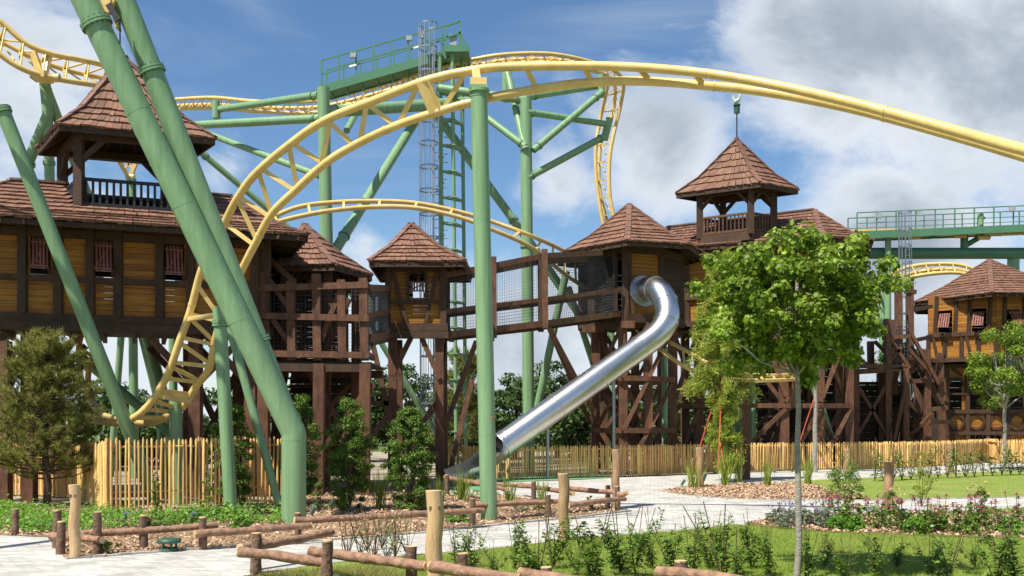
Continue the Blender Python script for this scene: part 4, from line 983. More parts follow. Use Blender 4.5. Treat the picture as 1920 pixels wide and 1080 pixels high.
c7b = support('green strut crossing behind the left gatehouse and the big yellow curve', [('strut', [(372, 282, 33), (500, 390, 34), (640, 520, 35), (860, 882, 37)], .105, [(0, .1)])])
# leaning support of the middle track
c8 = support('green inclined support under the middle curve behind the slide hut', [('column', [(1062, 508, 36), (985, 870, 37)], .135, [(0, .13)]), ('strut', [(1066, 540, 36.2), (1115, 690, 38), (1155, 870, 39)], .12, [])])
# left back supports
c9 = support('green three legged support at the top left holding the back curve', [('column', [(88, 165, 29), (93, 330, 29.4), (95, 500, 29.8), (96, 905, 30)], .14, [(0, .85)]), ('leg', [(84, 150, 29), (90, 215, 29), (55, 300, 29.5), (10, 560, 30.5), (-5, 895, 31)], .155, [(2, .03)]), ('leg', [(88, 170, 29), (150, 330, 30), (260, 600, 32), (330, 885, 34)], .14, [])])
mb = MB(); tp = P(80, 150, 29); mb.box(tp.x-.28, tp.x+.28, tp.y-.2, tp.y+.2, tp.z, tp.z+.06); mb.build('head_plate', 'green', c9)
c10 = support('green column seen through the turret railing of the left gatehouse', [('column', [(247, 335, 32), (252, 905, 32)], .14, []), ('strut', [(248, 360, 32), (206, 905, 33)], .11, [])])
for lab, a, b in (('green raking tube under the left gatehouse, nearer the thin columns', (268, 600, 27), (352, 900, 27.5)), ('slim green raking tube behind the left gatehouse stilts', (288, 600, 28), (310, 900, 28)), ('upright green tube behind the left gatehouse stilts', (324, 600, 29), (326, 900, 29)),
                  ('green tube low behind the pine tree', (60, 600, 28), (64, 905, 28)), ('green tube running low behind the yellow loop and the left fence', (150, 668, 25), (350, 838, 25.5))):
    a1, b1_ = P(*a), P(*b); 
    if b[1] > 880: b1_.z = 0
    support(lab, [('strut', [a1, b1_], .15 if 'raking tube under' in lab else .12, [])])
for lab, px, Y, t_ in (('pale green upright behind the lattice under the castle', 1412, 39, 645), ('pale green tube behind the lattice, right of the brown square post', 1384, 40, 640), ('green tube behind the lattice left of the castle', 1148, 40, 610), ('green upright behind the crossed braces under the slide hut', 1243, 40, 650)):
    q = Vector((gx(px, Y), Y, 0)); support(lab, [('column', [P(px-2, t_, Y), q], .13, [])])
support('green raking tube low at the far end of the middle curve', [('strut', [(1500, 640, 39), (1560, 830, 39.5)], .16, [])])
support('green post behind the gauzy young tree holding the low end of the middle curve', [('column', [P(1341, 712, 34.4), Vector((gx(1352, 34.4), 34.4, 0))], .13, [])])
support('short green post among the timber braces under the slide hut', [('column', [P(1246, 650, 35.6), Vector((gx(1246, 35.6), 35.6, 0))], .11, [])])

def track(label, A, B, C=None, r=.075, rc=None, n=20, tie=.045, mode='zig', group='yellow roller coaster track sections', grey_end=None, seg=14):
    """two running rails (and spine) through (px,py,Y) points"""
    a = cr([P(*p) for p in A], 10); b = cr([P(*p) for p in B], 10)
    t = thing('coaster_track', label, 'roller coaster track', tuple(a[len(a)//2]), group)
    for l in (a, b): mb = MB(); mb.tube(resample(l, max(24, len(l))), r, seg); mb.build('rail', 'yellow', t)
    N_ = n*2+1; ra, rb = resample(a, N_), resample(b, N_)
    ties = MB()
    if C:
        c = cr([P(*p) for p in C], 10); mb = MB(); mb.tube(resample(c, max(24, len(c))), rc or r, seg); mb.build('spine', 'yellow', t); rcn = resample(c, N_)
        for i in range(0, N_-1):
            if i % 2 == 0: ties.beam(ra[i], rcn[i], tie*1.4, tie*1.4); ties.beam(rb[i], rcn[i], tie*1.4, tie*1.4); ties.tube([ra[i], rb[i]], tie*.6, 6)
            else: ties.tube([rcn[i-1], ra[i+1]], tie*.6, 6); ties.tube([rcn[i-1], rb[i+1]], tie*.6, 6)
    elif mode == 'zig':
        for i in range(0, N_-2, 2): ties.beam(ra[i], rb[i+1], tie*2, tie*1.4, up=(0, 1, 0)); ties.beam(rb[i+1], ra[i+2], tie*1.5, tie*1.2, up=(0, 1, 0))
    elif mode == 'ladder':
        for i in range(0, N_, 2): ties.beam(ra[i], rb[i], tie*2.2, tie*1.5, up=(0, 1, 0))
    if C or not ties.v: 
        if ties.v: ties.build('cross_ties', 'yellow', t)
    elif mode == 'ladder': build_each(ties, 'cross_tie', 'yellow', t)
    else: ties.build('cross_ties', 'yellow', t)
    return t, ra, rb
A = [(3300, 760, 9.6), (2900, 610, 10.2), (2500, 455, 11.1), (2080, 318, 12.6), (1920, 281, 13.6), (1780, 242, 14.6), (1600, 193, 15.7), (1440, 157, 16.6), (1300, 135, 17.2), (1140, 124, 17.6), (960, 125, 17.9), (880, 133, 18.0), (800, 151, 18.2), (713, 184, 18.5), (613, 224, 18.9), (547, 268, 19.2), (480, 325, 19.6), (445, 372, 19.9), (421, 418, 20.2),
     (395, 470, 20.4), (376, 512, 20.6), (357, 583, 20.8), (336, 642, 20.9), (319, 691, 21), (298, 733, 21.1), (276, 763, 21.2), (252, 783, 21.3), (222, 793, 21.5), (173, 787, 22)]
B = [(3300, 740, 10.5), (2900, 605, 11.1), (2500, 462, 12), (2080, 340, 13.4), (1920, 293, 14.3), (1780, 252, 15.2), (1600, 204, 16.3), (1440, 173, 17.0), (1320, 160, 17.4), (1200, 152, 17.7), (1080, 157, 17.9), (960, 175, 18.1), (880, 193, 18.2), (830, 207, 18.3), (747, 234, 18.6), (680, 264, 18.9), (613, 304, 19.2), (553, 358, 19.5), (509, 402, 19.8), (477, 460, 20.1), (454, 505, 20.4),
     (425, 565, 20.7), (405, 630, 21.0), (392, 691, 21.3), (369, 722, 21.5), (346, 759, 21.7), (319, 779, 21.9), (288, 791, 22.1), (250, 793, 22.4), (200, 780, 22.9), (177, 762, 23.3)]
tn, ra, rb = track('big yellow curve sweeping from the right edge over the scene down to the left fence', A, B, r=.078, n=1, mode='none', seg=20)
ties = MB()
zz = [((1300, 137), (1318, 158)), ((1195, 128), (1216, 152)), ((1092, 126), (1111, 156)), ((990, 127), (1010, 165))]
full_a = cr([P(*p) for p in A], 12); full_b = cr([P(*p) for p in B], 12)
def nearest(l, px, py): return min(l, key=lambda v: (960+v.x/v.y*F-px)**2+(HY-(v.z-CH)/v.y*F-py)**2)
zz += [((876, 134), (829, 207)), ((690, 193), (739, 238)), ((688, 193), (676, 264)), ((786, 156), (747, 232)), ((624, 222), (604, 312)), ((618, 226), (664, 274)), ((548, 268), (605, 308)), ((541, 275), (554, 354)), ((492, 318), (552, 356)), ((486, 325), (509, 400)), ((452, 370), (507, 405)), ((447, 375), (479, 450)), ((424, 420), (478, 458)),
       ((377, 512), (425, 560)), ((372, 535), (408, 595)), ((360, 590), (405, 600)), ((358, 596), (402, 642)), ((345, 635), (404, 644)), ((342, 642), (394, 684)), ((331, 682), (390, 685)), ((325, 690), (376, 715)), ((318, 715), (372, 718)), ((300, 762), (335, 762)), ((280, 775), (330, 778)), ((255, 790), (312, 786))]
for p, q in zz: ties = MB(); ties.beam(nearest(full_a, *p), nearest(full_b, *q), .085, .06, up=(0, 1, 0)); ties.build('cross_tie', 'yellow', tn)
for l_ in (full_a, full_b):
    for i_ in range(16, len(l_)-4, 26): rj = MB(); annulus(rj, l_[i_], l_[i_+1]-l_[i_-1], .072, .085, .016, 20); rj.build('rail_joint', 'yellow', tn)
# heavy splice plates
jp = MB(); p, q = nearest(full_a, 793, 155), nearest(full_b, 820, 210); jp.beam(p, q, .26, .14, up=(0, 1, 0)); jp.beam(p+Vector((.1, -.08, 0)), q+Vector((.08, -.08, 0)), .05, .05); jp.build('splice_bracket', 'yellow', tn)
jp = MB(); p = nearest(full_a, 895, 132); q = nearest(full_b, 900, 190); jp.beam(p, P(896, 168, 17.9), .14, .16, up=(0, 1, 0)); jp.beam(q, P(893, 160, 17.95), .14, .12); jp.box(*[P(882, 0, 17.9).x, P(913, 0, 17.9).x], 17.75, 18.1, P(0, 168, 17.9).z, P(0, 150, 17.9).z); jp.build('splice_bracket', 'yellow', tn)
jp = MB(); p, q = nearest(full_a, 300, 738), nearest(full_b, 357, 745); jp.beam(p, q, .2, .12, up=(0, 1, 0)); jp.beam(p+Vector((.1, 0, -.09)), q+Vector((0, 0, -.09)), .12, .1); jp.build('splice_bracket', 'yellow', tn)
jp = MB(); p, q = nearest(full_a, 357, 600), P(411, 590, 20.25); jp.beam(p, q, .1, .09); jp.build('splice_bracket', 'yellow', tn)

# back hill: climbs behind the walkway, crests and dives at the right
A = [(330, 186, 44), (400, 183, 42), (480, 190, 40), (580, 190, 38.5), (640, 178, 38), (760, 145, 37.5), (860, 118, 37.2), (940, 103, 37), (1030, 101, 37.4), (1100, 114, 38), (1145, 129, 39), (1166, 146, 40), (1169, 166, 40.6), (1162, 205, 41), (1150, 255, 41), (1143, 300, 41), (1143, 360, 41), (1153, 415, 41), (1180, 500, 41)]
B = [(330, 198, 45), (400, 196, 43), (480, 201, 41), (580, 202, 39.5), (650, 190, 39), (760, 160, 38.5), (860, 132, 38.2), (940, 114, 38), (1030, 111, 38.2), (1090, 121, 38.6), (1125, 135, 39.2), (1139, 152, 40), (1137, 172, 40.4), (1127, 217, 41), (1118, 267, 41), (1117, 317, 41), (1121, 360, 41), (1130, 415, 41), (1152, 500, 41)]
C = [(330, 205, 44.5), (400, 203, 42.5), (480, 209, 40.5), (580, 212, 39), (640, 200, 38.6), (760, 170, 38.1), (860, 142, 37.8), (940, 122, 37.6), (1030, 117, 37.9), (1095, 128, 38.4), (1138, 142, 39.2), (1152, 160, 40.6), (1153, 180, 41.6), (1148, 217, 42), (1128, 262, 42), (1123, 317, 42), (1125, 360, 42), (1138, 415, 42), (1160, 500, 42)]
track('yellow track at the top climbing past the green walkway and diving down on the right', A, B, C, r=.075, n=42, tie=.03, seg=10)
# middle curve behind the huts
A = [(515, 405, 30), (560, 388, 30.4), (620, 380, 31), (700, 377, 31.6), (780, 381, 32), (860, 397, 32.4), (930, 418, 32.8), (1000, 444, 33.2), (1060, 472, 36), (1110, 505, 38.5), (1180, 570, 39.5), (1240, 630, 36), (1300, 665, 34.8), (1345, 690, 34.6), (1400, 702, 35), (1450, 704, 36.5), (1500, 702, 39.5)]
B = [(520, 416, 29.2), (560, 406, 29.6), (620, 395, 30.2), (700, 388, 30.8), (780, 390, 31.2), (860, 407, 31.6), (930, 433, 32), (1000, 466, 33), (1060, 515, 35), (1110, 548, 37.3), (1170, 596, 38.4), (1225, 645, 35.3), (1280, 685, 34), (1330, 706, 33.8), (1400, 713, 34), (1450, 713, 35.5), (1500, 711, 38.5)]
track('slim yellow curve passing behind the small huts and dipping under the castle', A, B, r=.07, n=26, tie=.035, mode='ladder')
# top left curve
A = [(-160, -40, 27), (-60, 0, 27.4), (0, 40, 27.8), (50, 82, 28), (100, 102, 28.3), (150, 112, 28.8), (200, 124, 29.5), (270, 150, 31), (320, 185, 33)]
B = [(-160, 10, 26.6), (-60, 50, 27), (0, 102, 27.3), (40, 128, 27.5), (80, 142, 27.8), (130, 152, 28.2), (180, 160, 28.8), (250, 175, 30.4), (300, 200, 32.4)]
C = [(-160, 0, 28.4), (-60, 38, 28.6), (0, 76, 28.8), (45, 100, 29), (90, 120, 29.3), (140, 135, 29.8), (190, 146, 30.4), (260, 166, 32), (310, 195, 34)]
tl, _, _ = track('yellow three rail curve in the top left corner', A, B, C, r=.078, rc=.07, n=15, tie=.045)
jp = MB(); jp.beam(P(62, 100, 28.1), P(76, 138, 28.1), .18, .16, up=(0, 1, 0)); jp.beam(P(90, 104, 28.4), P(82, 138, 28.1), .18, .16, up=(0, 1, 0)); jp.box(P(66, 0, 28).x, P(92, 0, 28).x, 27.7, 28.3, P(0, 150, 28).z, P(0, 137, 28).z); jp.tube([P(102, 146, 28), P(112, 146, 28)], .12, 12); jp.build('splice_bracket', 'yellow', tl)
# short bit of track seen through the turret, and the small loop at the left
tv = thing('coaster_track', 'short yellow track end on top of the green column seen through the turret', 'roller coaster track', P(240, 300, 32), 'yellow roller coaster track sections')
mb = MB(); mb.beam(P(222, 300, 32), P(240, 330, 32), .12, .12); mb.beam(P(257, 300, 32), P(245, 330, 32), .12, .12); mb.beam(P(218, 300, 32), P(260, 300, 32), .10, .10); mb.beam(P(228, 298, 32), P(254, 318, 32), .06, .06); mb.beam(P(254, 298, 32), P(230, 318, 32), .06, .06); mb.tube([P(237, 332, 32), P(252, 332, 32)], .1, 10); mb.build('bracket', 'yellow', tv)
for dx in (0, 38):
    mb = MB(); mb.tube(cr([P(215+dx*1.1, 290, 33.2), P(218+dx, 296, 32), P(222+dx, 288, 30.5)], 5), .075, 10); mb.build('rail', 'yellow', tv)
A = [(200, 615, 25), (182, 645, 24.8), (170, 680, 24.6), (165, 712, 24.4), (172, 745, 24.2), (180, 765, 23.9)]
B = [(168, 600, 24.4), (152, 628, 24.2), (148, 660, 24), (150, 700, 23.8), (162, 740, 23.6), (178, 763, 23.4)]
track('small yellow bend low behind the leaning green column at the left', A, B, r=.07, n=6, tie=.04, mode='ladder')
# overhead track above the twin column, leaving the frame at the top left
ov = thing('coaster_track', 'yellow overhead track with a black flap, at the top left between the twin columns', 'roller coaster track', (tA.x, tA.y, 0), 'yellow roller coaster track sections')
mid_c = [Vector(q) for q in ((-22, 26, 13.5), (-16, 21, 11.6), (-11, 18, 10.3), (-8.0, 16.2, 9.7), (-9.6, 13.5, 9.3), (-11, 10, 9.0), (-13.5, 5, 8.8))]
for o in (Vector((-.2, -.45, .2)), Vector((.2, .45, .2)), Vector((0, 0, -.15))):
    mb = MB(); mb.tube(cr([p+o for p in mid_c], 10), .08, 10); mb.build('rail', 'yellow', ov)
mb = MB()
rs = resample(cr(mid_c, 10), 44)
for p in rs: mb.beam(p+Vector((-.2, -.45, .2)), p+Vector((0, 0, -.15)), .07, .07); mb.beam(p+Vector((.2, .45, .2)), p+Vector((0, 0, -.15)), .07, .07)
mb.beam(P(192, 4, 16.8), P(212, 14, 16.8), .12, .25); mb.beam(P(203, -20, 16.8), P(222, 55, 16.8), .03, .22, up=(0, 1, 0)); mb.build('cross_ties', 'yellow', ov)
mb = MB(); mb.beam(P(203, 8, 16.6), P(222, 38, 16.6), .10, .04, up=(0, 1, 0)); mb.tube([P(225, 30, 16.7), P(225, 82, 16.7)], .012, 6); mb.build('flap', 'black', ov)
# far arch on the right
A = [(1570, 560, 58), (1650, 522, 58), (1700, 502, 58), (1750, 495, 58), (1800, 497, 58), (1840, 512, 58), (1900, 550, 58)]
B = [(1585, 575, 57), (1650, 540, 57), (1700, 522, 57), (1750, 513, 57), (1800, 512, 57), (1840, 524, 57), (1900, 560, 57)]
C = [(1580, 572, 58.6), (1650, 534, 58.6), (1700, 515, 58.6), (1750, 506, 58.6), (1800, 507, 58.6), (1840, 520, 58.6), (1900, 556, 58.6)]
track('pale yellow arch behind the far right watch hut roof', A, B, C, r=.11, n=14, tie=.05, seg=8)
for lab, px in (('far green support tube behind the stair tower', 1655), ('far green support tube behind the watch hut', 1850)): support(lab, [('column', [P(px, 545, 58), Vector((gx(px, 58), 58, 0))], .2, [])])

# ---------------- walkways beside the lift
def walkway(label, a, b, depth, nposts, fascia, rail_h, boxes=()):
    t = thing('maintenance_walkway', label, 'walkway', tuple((P(*a)+P(*b))/2)); a, b = P(*a), P(*b); dv = Vector((0, depth, 0)); u = Vector((0, 0, 1))
    mb = MB(); mb.beam(a, b, .07, fascia); mb.beam(a+dv, b+dv, .07, fascia*.6)
    mb.hexa([a+dv*.04-u*.05, b+dv*.04-u*.05, b+dv*.96-u*.05, a+dv*.96-u*.05, a+dv*.04, b+dv*.04, b+dv*.96, a+dv*.96])
    for i in range(9): p = a.lerp(b, (i+.5)/9); mb.beam(p+dv*.05-u*.1, p+dv*.95-u*.1, .06, .09)
    mb.build('platform', 'greenw', t)
    for o in (Vector(), dv):
        mb = MB()
        for i in range(nposts): p = a.lerp(b, i/(nposts-1))+o; mb.beam(p, p+u*rail_h, .055, .055)
        mb.beam(a+o+u*rail_h, b+o+u*rail_h, .05, .05); mb.beam(a+o+u*rail_h*.52, b+o+u*rail_h*.52, .035, .035); mb.beam(a+o+u*.15, b+o+u*.15, .03, .03)
        if o.length == 0: mb.build('railing', 'greenw', t)
        else: mb.build('railing', 'greenw', t)
    return t
wk = walkway('green railed maintenance walkway climbing beside the lift track at the top', (603, 168, 36.5), (862, 95, 36.5), 1.0, 9, .28, 1.05)
for px, py in ((662, 104), (767, 72)):
    q = P(px, py, 36.4); mb = MB(); mb.box(q.x-.09, q.x+.11, q.y-.07, q.y+.07, q.z-.08, q.z+.08); mb.build('lamp_box', 'grey', wk)
for px, py in ((655, 125), (775, 90)):
    q = P(px, py, 36.45); mb = MB(); mb.beam(q, q+Vector((.26, 0, .07)), .05, .07); mb.build('strip_light', 'white', wk)
mb = MB(); mb.box(P(836, 0, 36.4).x, P(880, 0, 36.4).x, 36.0, 37.6, P(0, 104, 36.4).z, P(0, 92, 36.4).z); 
for (x_, y_, x2, y2) in ((838, 95, 838, 50), (862, 92, 862, 40), (838, 48, 862, 40), (838, 70, 862, 62), (862, 60, 878, 92), (806, 95, 806, 55)): mb.beam(P(x_, y_, 36.1), P(x2, y2, 36.1), .06, .06)
mb.build('end_platform', 'greenw', wk)
mb = MB(); q = P(850, 76, 36.2); mb.box(q.x-.12, q.x+.12, q.y-.06, q.y+.06, q.z-.2, q.z+.2); q = P(791, 66, 36.2); mb.box(q.x-.08, q.x+.08, q.y-.06, q.y+.06, q.z-.1, q.z+.12); mb.build('control_box', 'grey', wk)
lt = MB()
for i in range(30):
    p = P(600, 184, 37.9).lerp(P(900, 116, 37.7), i/29); lt.box(p.x-.07, p.x+.07, p.y-.18, p.y+.18, p.z-.1, p.z+.02)
lt.build('drive_tyres', 'yellow', wk)
# second walkway, right
wk2 = walkway('long green railed walkway beside the far lift at the right edge', (1607, 441, 52), (2010, 424, 52), 1.4, 12, .38, 1.15)
mb = MB(); mb.beam(P(1600, 437, 52.8), P(2010, 432, 52.8), .35, .35); mb.build('track_beam', 'yellow', wk2)
mb = MB(); mb.tube([P(1622, 475, 53), P(2010, 475, 53)], .30, 16); mb.tube([P(1808, 470, 53), P(1808, 442, 53)], .2, 12); mb.tube([P(1808, 462, 53), P(1840, 443, 53)], .14, 10); mb.build('main_beam', 'greenw', wk2)
mb = MB(); q = P(1838, 412, 52.3); mb.tube([q+Vector((0, 0, -.35)), q+Vector((0, 0, .3))], .16, 12); mb.tube([q+Vector((.1, 0, .1)), q+Vector((.25, 0, .1))], .08, 8); mb.build('motor', 'green', wk2)
for px, py in ((1648, 404), (1725, 400), (1898, 392)): mb = MB(); q = P(px, py, 51.9); mb.box(q.x-.14, q.x+.14, q.y-.1, q.y+.1, q.z-.12, q.z+.12); mb.build('lamp_box', 'grey', wk2)
for i, (px, py) in enumerate(((1800, 442), (1845, 445), (1715, 444))): mb = MB(); q = P(px, py, 52.6); mb.tube([q+Vector((-.3, 0, 0)), q+Vector((.3, 0, 0))], .13, 8); mb.build('drive_wheel', 'yellow', wk2)
support('far green post holding the walkway behind the stair tower', [('column', [P(1665, 432, 52.4), Vector((gx(1665, 52.4), 52.4, 0))], .16, [])])
support('far green column below the right hand walkway beam', [('column', [P(1900, 475, 53.2), Vector((gx(1900, 53.2), 53.2, 0))], .3, [])])

def cage_ladder(label, px, pyt, pyb, Y, wpx, topr=None):
    t = thing('caged_ladder', label, 'ladder', P(px, pyb, Y)); a = P(px, pyt, Y); b = P(px+3, pyb, Y); r = wpx/F*Y/2
    mb = MB(); n = int((a.z-b.z)/.9)
    for s in (.4, 1.0): mb.beam(a+Vector((r*s, r*.9, -.6)), b+Vector((r*s, r*.9, 0)), .045, .045)
    m = int((a.z-b.z-.6)/.3)
    for i in range(m): z = b.z+.3*i; x = b.x+(a.x-b.x)*i/m; mb.beam((x+r*.4, b.y+r*.9, z), (x+r*1.0, b.y+r*.9, z), .03, .03)
    mb.build('ladder', 'steel', t)
    cg = MB(); zt_ = a.z; zb_ = b.z+1.2
    for i in range(n+1):
        z = zt_-(zt_-zb_)*i/n; x = a.x+(b.x-a.x)*(a.z-z)/(a.z-b.z); annulus(cg, Vector((x, b.y, z)), Vector((0, 0, 1)), r*.97, r*1.0, .03, 20)
    for k in range(9): an = math.pi*(.1+1.5*k/9)+math.pi*.3; o = Vector((math.cos(an)*r, math.sin(an)*r, 0)); cg.beam(a+o, Vector((b.x, b.y, zb_))+o, .022, .022)
    cg.build('cage', 'steel', t); return t
cage_ladder('tall galvanised ladder with round cage beside the green lattice mast in the middle', 803, 46, 820, 36.0, 36)
cage_ladder('far galvanised caged ladder up to the right hand walkway', 1697, 398, 790, 51, 24)
# lattice mast
lm = thing('lattice_mast', 'slim green lattice mast standing behind the caged ladder', 'mast', Vector((gx(855, 36.5), 36.5, 0)))
for i, (dx, Y) in enumerate(((825, 36.2), (848, 36.2), (866, 36.9))):
    mb = MB(); mb.tube([P(dx, 98, Y), Vector((gx(dx+8, Y), Y, 0))], .07, 10); mb.build('leg', 'green', lm)
mb = MB(); zt_ = P(0, 150, 36.2).z; z = .5; k = 0
while z < zt_:
    f = z/P(0, 98, 36.2).z; X = lambda dx, Y: gx(dx+8*(1-f), Y)
    p, q, r_ = Vector((X(825, 36.2), 36.2, z)), Vector((X(848, 36.2), 36.2, z)), Vector((X(866, 36.9), 36.9, z))
    mb.beam(p, q, .07, .07); mb.beam(q, r_, .07, .07); mb.beam(p, r_, .07, .07)
    if k % 1 == 0: mb.beam(q+Vector((-.08, 0, 0)), q+Vector((.08, 0, 0)), .24, .05); mb.beam(p+Vector((-.1, 0, .5)), p+Vector((.1, 0, .5)), .12, .05)
    z += .93; k += 1
build_each(mb, 'rung', 'green', lm)
mb = MB(); z = .2
while z < zt_: mb.beam((gx(832, 36.1), 36.05, z), (gx(840, 36.1), 36.05, z), .03, .03); z += .3
mb.build('climbing_rungs', 'green', lm)
# small spotlights on the green column

# ================================================================ picket fences
def picket_fence(label, pts, h, gap, pr=.018, post_every=2.0, name='picket_fence'):
    pts = [Vector((p[0], p[1], 0)) for p in pts]; Ltot = sum((b-a).length for a, b in zip(pts, pts[1:])); n = int(Ltot/gap)
    rs = resample(pts, n); t = thing(name, label, 'fence', tuple(rs[n//2]))
    mb = MB()
    for p in rs:
        if random.random() < .012: continue
        x = p+Vector((random.uniform(-.007, .007), random.uniform(-.01, .01), 0)); l = Vector((random.uniform(-.022, .022), random.uniform(-.02, .02), 0)); hh = h*random.uniform(.965, 1.015)
        r = pr*random.uniform(.75, 1.25)
        mb.tube([x+Vector((0, 0, .03)), x+l*.3+Vector((random.uniform(-.008, .008), 0, hh*.5)), x+l+Vector((0, 0, hh-.05)), x+l+Vector((0, 0, hh))], [r, r, r*.95, r*.4], 6)
    mb.build('pickets', 'picket', t)
    for z in (.25*h, .88*h):
        mb = MB()
        for a, b in zip(pts, pts[1:]):
            d = (b-a).normalized(); o = Vector((-d.y, d.x, 0))*.04
            if o.y < 0: o = -o
            mb.tube([a+o+Vector((0, 0, z)), b+o+Vector((0, 0, z))], .022, 6)
        mb.build('rail', 'picket', t)
    m = max(2, int(Ltot/post_every)+1)
    for p in resample(pts, m):
        mb = MB(); mb.tube([p+Vector((0, .05, 0)), p+Vector((0, .05, h*1.0))], .055, 9, wob=.06); mb.build('fence_post', 'postold', t)
    return t
picket_fence('chestnut picket fence at the left, running from the pine tree to the thin green column', [G(200, 958), G(330, 953), G(425, 948), G(505, 944), G(535, 943)], 1.42, .082, .027, 1.45)
picket_fence('chestnut picket fence set back behind the pine tree at the left edge', [Vector((gx(-60, 24), 24, 0)), Vector((gx(60, 24), 24, 0)), Vector((gx(140, 23), 23, 0)), G(200, 958)], 1.35, .075, .027, 1.8)
R0 = [G(832, 893), G(900, 897), G(960, 899), G(1045, 898), G(1100, 896), G(1200, 893), G(1290, 889), G(1345, 887)]
picket_fence('chestnut picket fence in the middle beneath the tube slide', R0, 1.03, .070, .0235, 2.3)
picket_fence('long chestnut picket fence on the right in front of the castle', [G(1350, 886), G(1420, 884), G(1500, 881), G(1600, 880), G(1700, 877), G(1790, 873), G(1850, 866)], 1.03, .074, .025, 2.6)
picket_fence('chestnut picket fence stepping back at the far right under the watch hut', [G(1852, 865), Vector((gx(1870, 43.5), 43.5, 0)), Vector((gx(2000, 44.5), 44.5, 0))], 1.05, .078, .027, 2.6)

# ================================================================ log rails and posts
def log(mb, a, b, r, seg=10):
    n = max(4, int((b-a).length/.12)); sag = random.uniform(-.02, .02); pts = []; rr = []
    for i in range(n+1):
        t = i/n; pts.append(a.lerp(b, t)+Vector((random.uniform(-.006, .006), random.uniform(-.006, .006), sag*math.sin(math.pi*t)+random.uniform(-.005, .005)))); rr.append(r*(1.08-.16*t)*random.uniform(.93, 1.07))
    mb.tube(pts, rr, seg, caps=False, wob=.06)
    return pts, rr
def log_fence(label, rails, pos, r=.055, pr=.062):
    q = Vector(pos[0][:3]) if isinstance(pos[0][0], float) else P(*pos[0][:3]); t = thing('log_rail_fence', label, 'fence', (q.x, q.y, 0), 'low rustic log rail fences')
    for a, b in rails:
        mb = MB(); pts, rr = log(mb, P(*a), P(*b), r); o = mb.build('log_rail', 'log', t)
        e = MB()
        for p, d, rad in ((pts[0], pts[0]-pts[1], rr[0]), (pts[-1], pts[-1]-pts[-2], rr[-1])):
            d.normalize(); e.tube([p-d*.01, p+d*.006], rad*.96, 12)
        e.build('cut_end', 'cut', o)
    for (px, pt, pb, Y) in pos:
        a = P(px, pt, Y); mb = MB(); b = Vector((a.x+random.uniform(-.01, .01), a.y, 0)); log(mb, b, a, pr, 10); o = mb.build('fence_post', 'barkpost', t)
        e = MB(); e.tube([a-Vector((0, 0, .01)), a+Vector((0, 0, .006))], pr*.9, 12); e.build('cut_end', 'cut', o)
    return t
def Yb(py): return CH*F/(py-HY)
log_fence('low log rails at the left edge around the leafy bed', [((95, 1005, 13.5), (192, 1012, 13.1)), ((156, 1001, 13.4), (408, 984, 14.0)), ((366, 1001, 13.6), (583, 985, 14.4))],
          [(107, 957, 1040, Yb(1028)), (115, 978, 1041, Yb(1040)), (183, 960, 1040, Yb(1040)), (269, 967, 1031, Yb(1031)), (380, 970, 1031, Yb(1031))], .05, .055)
log_fence('single short bark post at the far left edge of the bed', [], [(29, 955, 1004, Yb(1004))], .05, .05)
log_fence('log rails in the middle crossing in front of the kinked column', [((552, 976, 14.9), (740, 966, 15.6)), ((450, 1028, 11.6), (622, 997, 12.9)), ((720, 968, 15.5), (905, 957, 16.6))], [(558, 962, 1005, Yb(1010)), (886, 940, 985, Yb(986))], .052, .05)
log_fence('log rails round the bed by the tall centre column, ending at the stake', [((882, 948, 17.6), (1050, 940, 18.4)), ((1065, 948, 18.0), (1172, 935, 19.1)), ((1065, 915, 20.6), (1150, 922, 19.6)), ((1160, 927, 18.7), (1176, 923, 18.6)), ((975, 909, 24), (1075, 925, 20.2)), ((860, 900, 26), (985, 912, 23.5)), ((835, 895, 24.5), (950, 918, 21))],
          [(1028, 928, 972, Yb(972)), (1140, 910, 952, Yb(952)), (1157, 912, 959, Yb(957)), (1000, 903, 938, Yb(940)), (886, 935, 983, Yb(986)), (838, 890, 930, 23.8)], .05, .055)
log_fence('nearest log rails at the bottom, bark peeling, around the thick stake', [((450, 1035, 11.3), (613, 1056, 10.9)), ((583, 1034, 11.5), (800, 1062, 10.2)), ((810, 1062, 10.0), (975, 1086, 9.4)), ((975, 1075, 9.9), (1280, 1120, 9.0))],
          [(481, 1000, 1080, Yb(1075)), (614, 1014, 1110, 10.9), (772, 1025, 1110, 10.6), (868, 1038, 1110, 10.3), (1024, 1064, 1120, 10.2)], .057, .062)
log_fence('red brown log end and post stump at the bottom edge right of centre', [((1236, 1073, 10.2), (1400, 1092, 9.4))], [(1276, 1052, 1110, 10.3)], .058, .07)
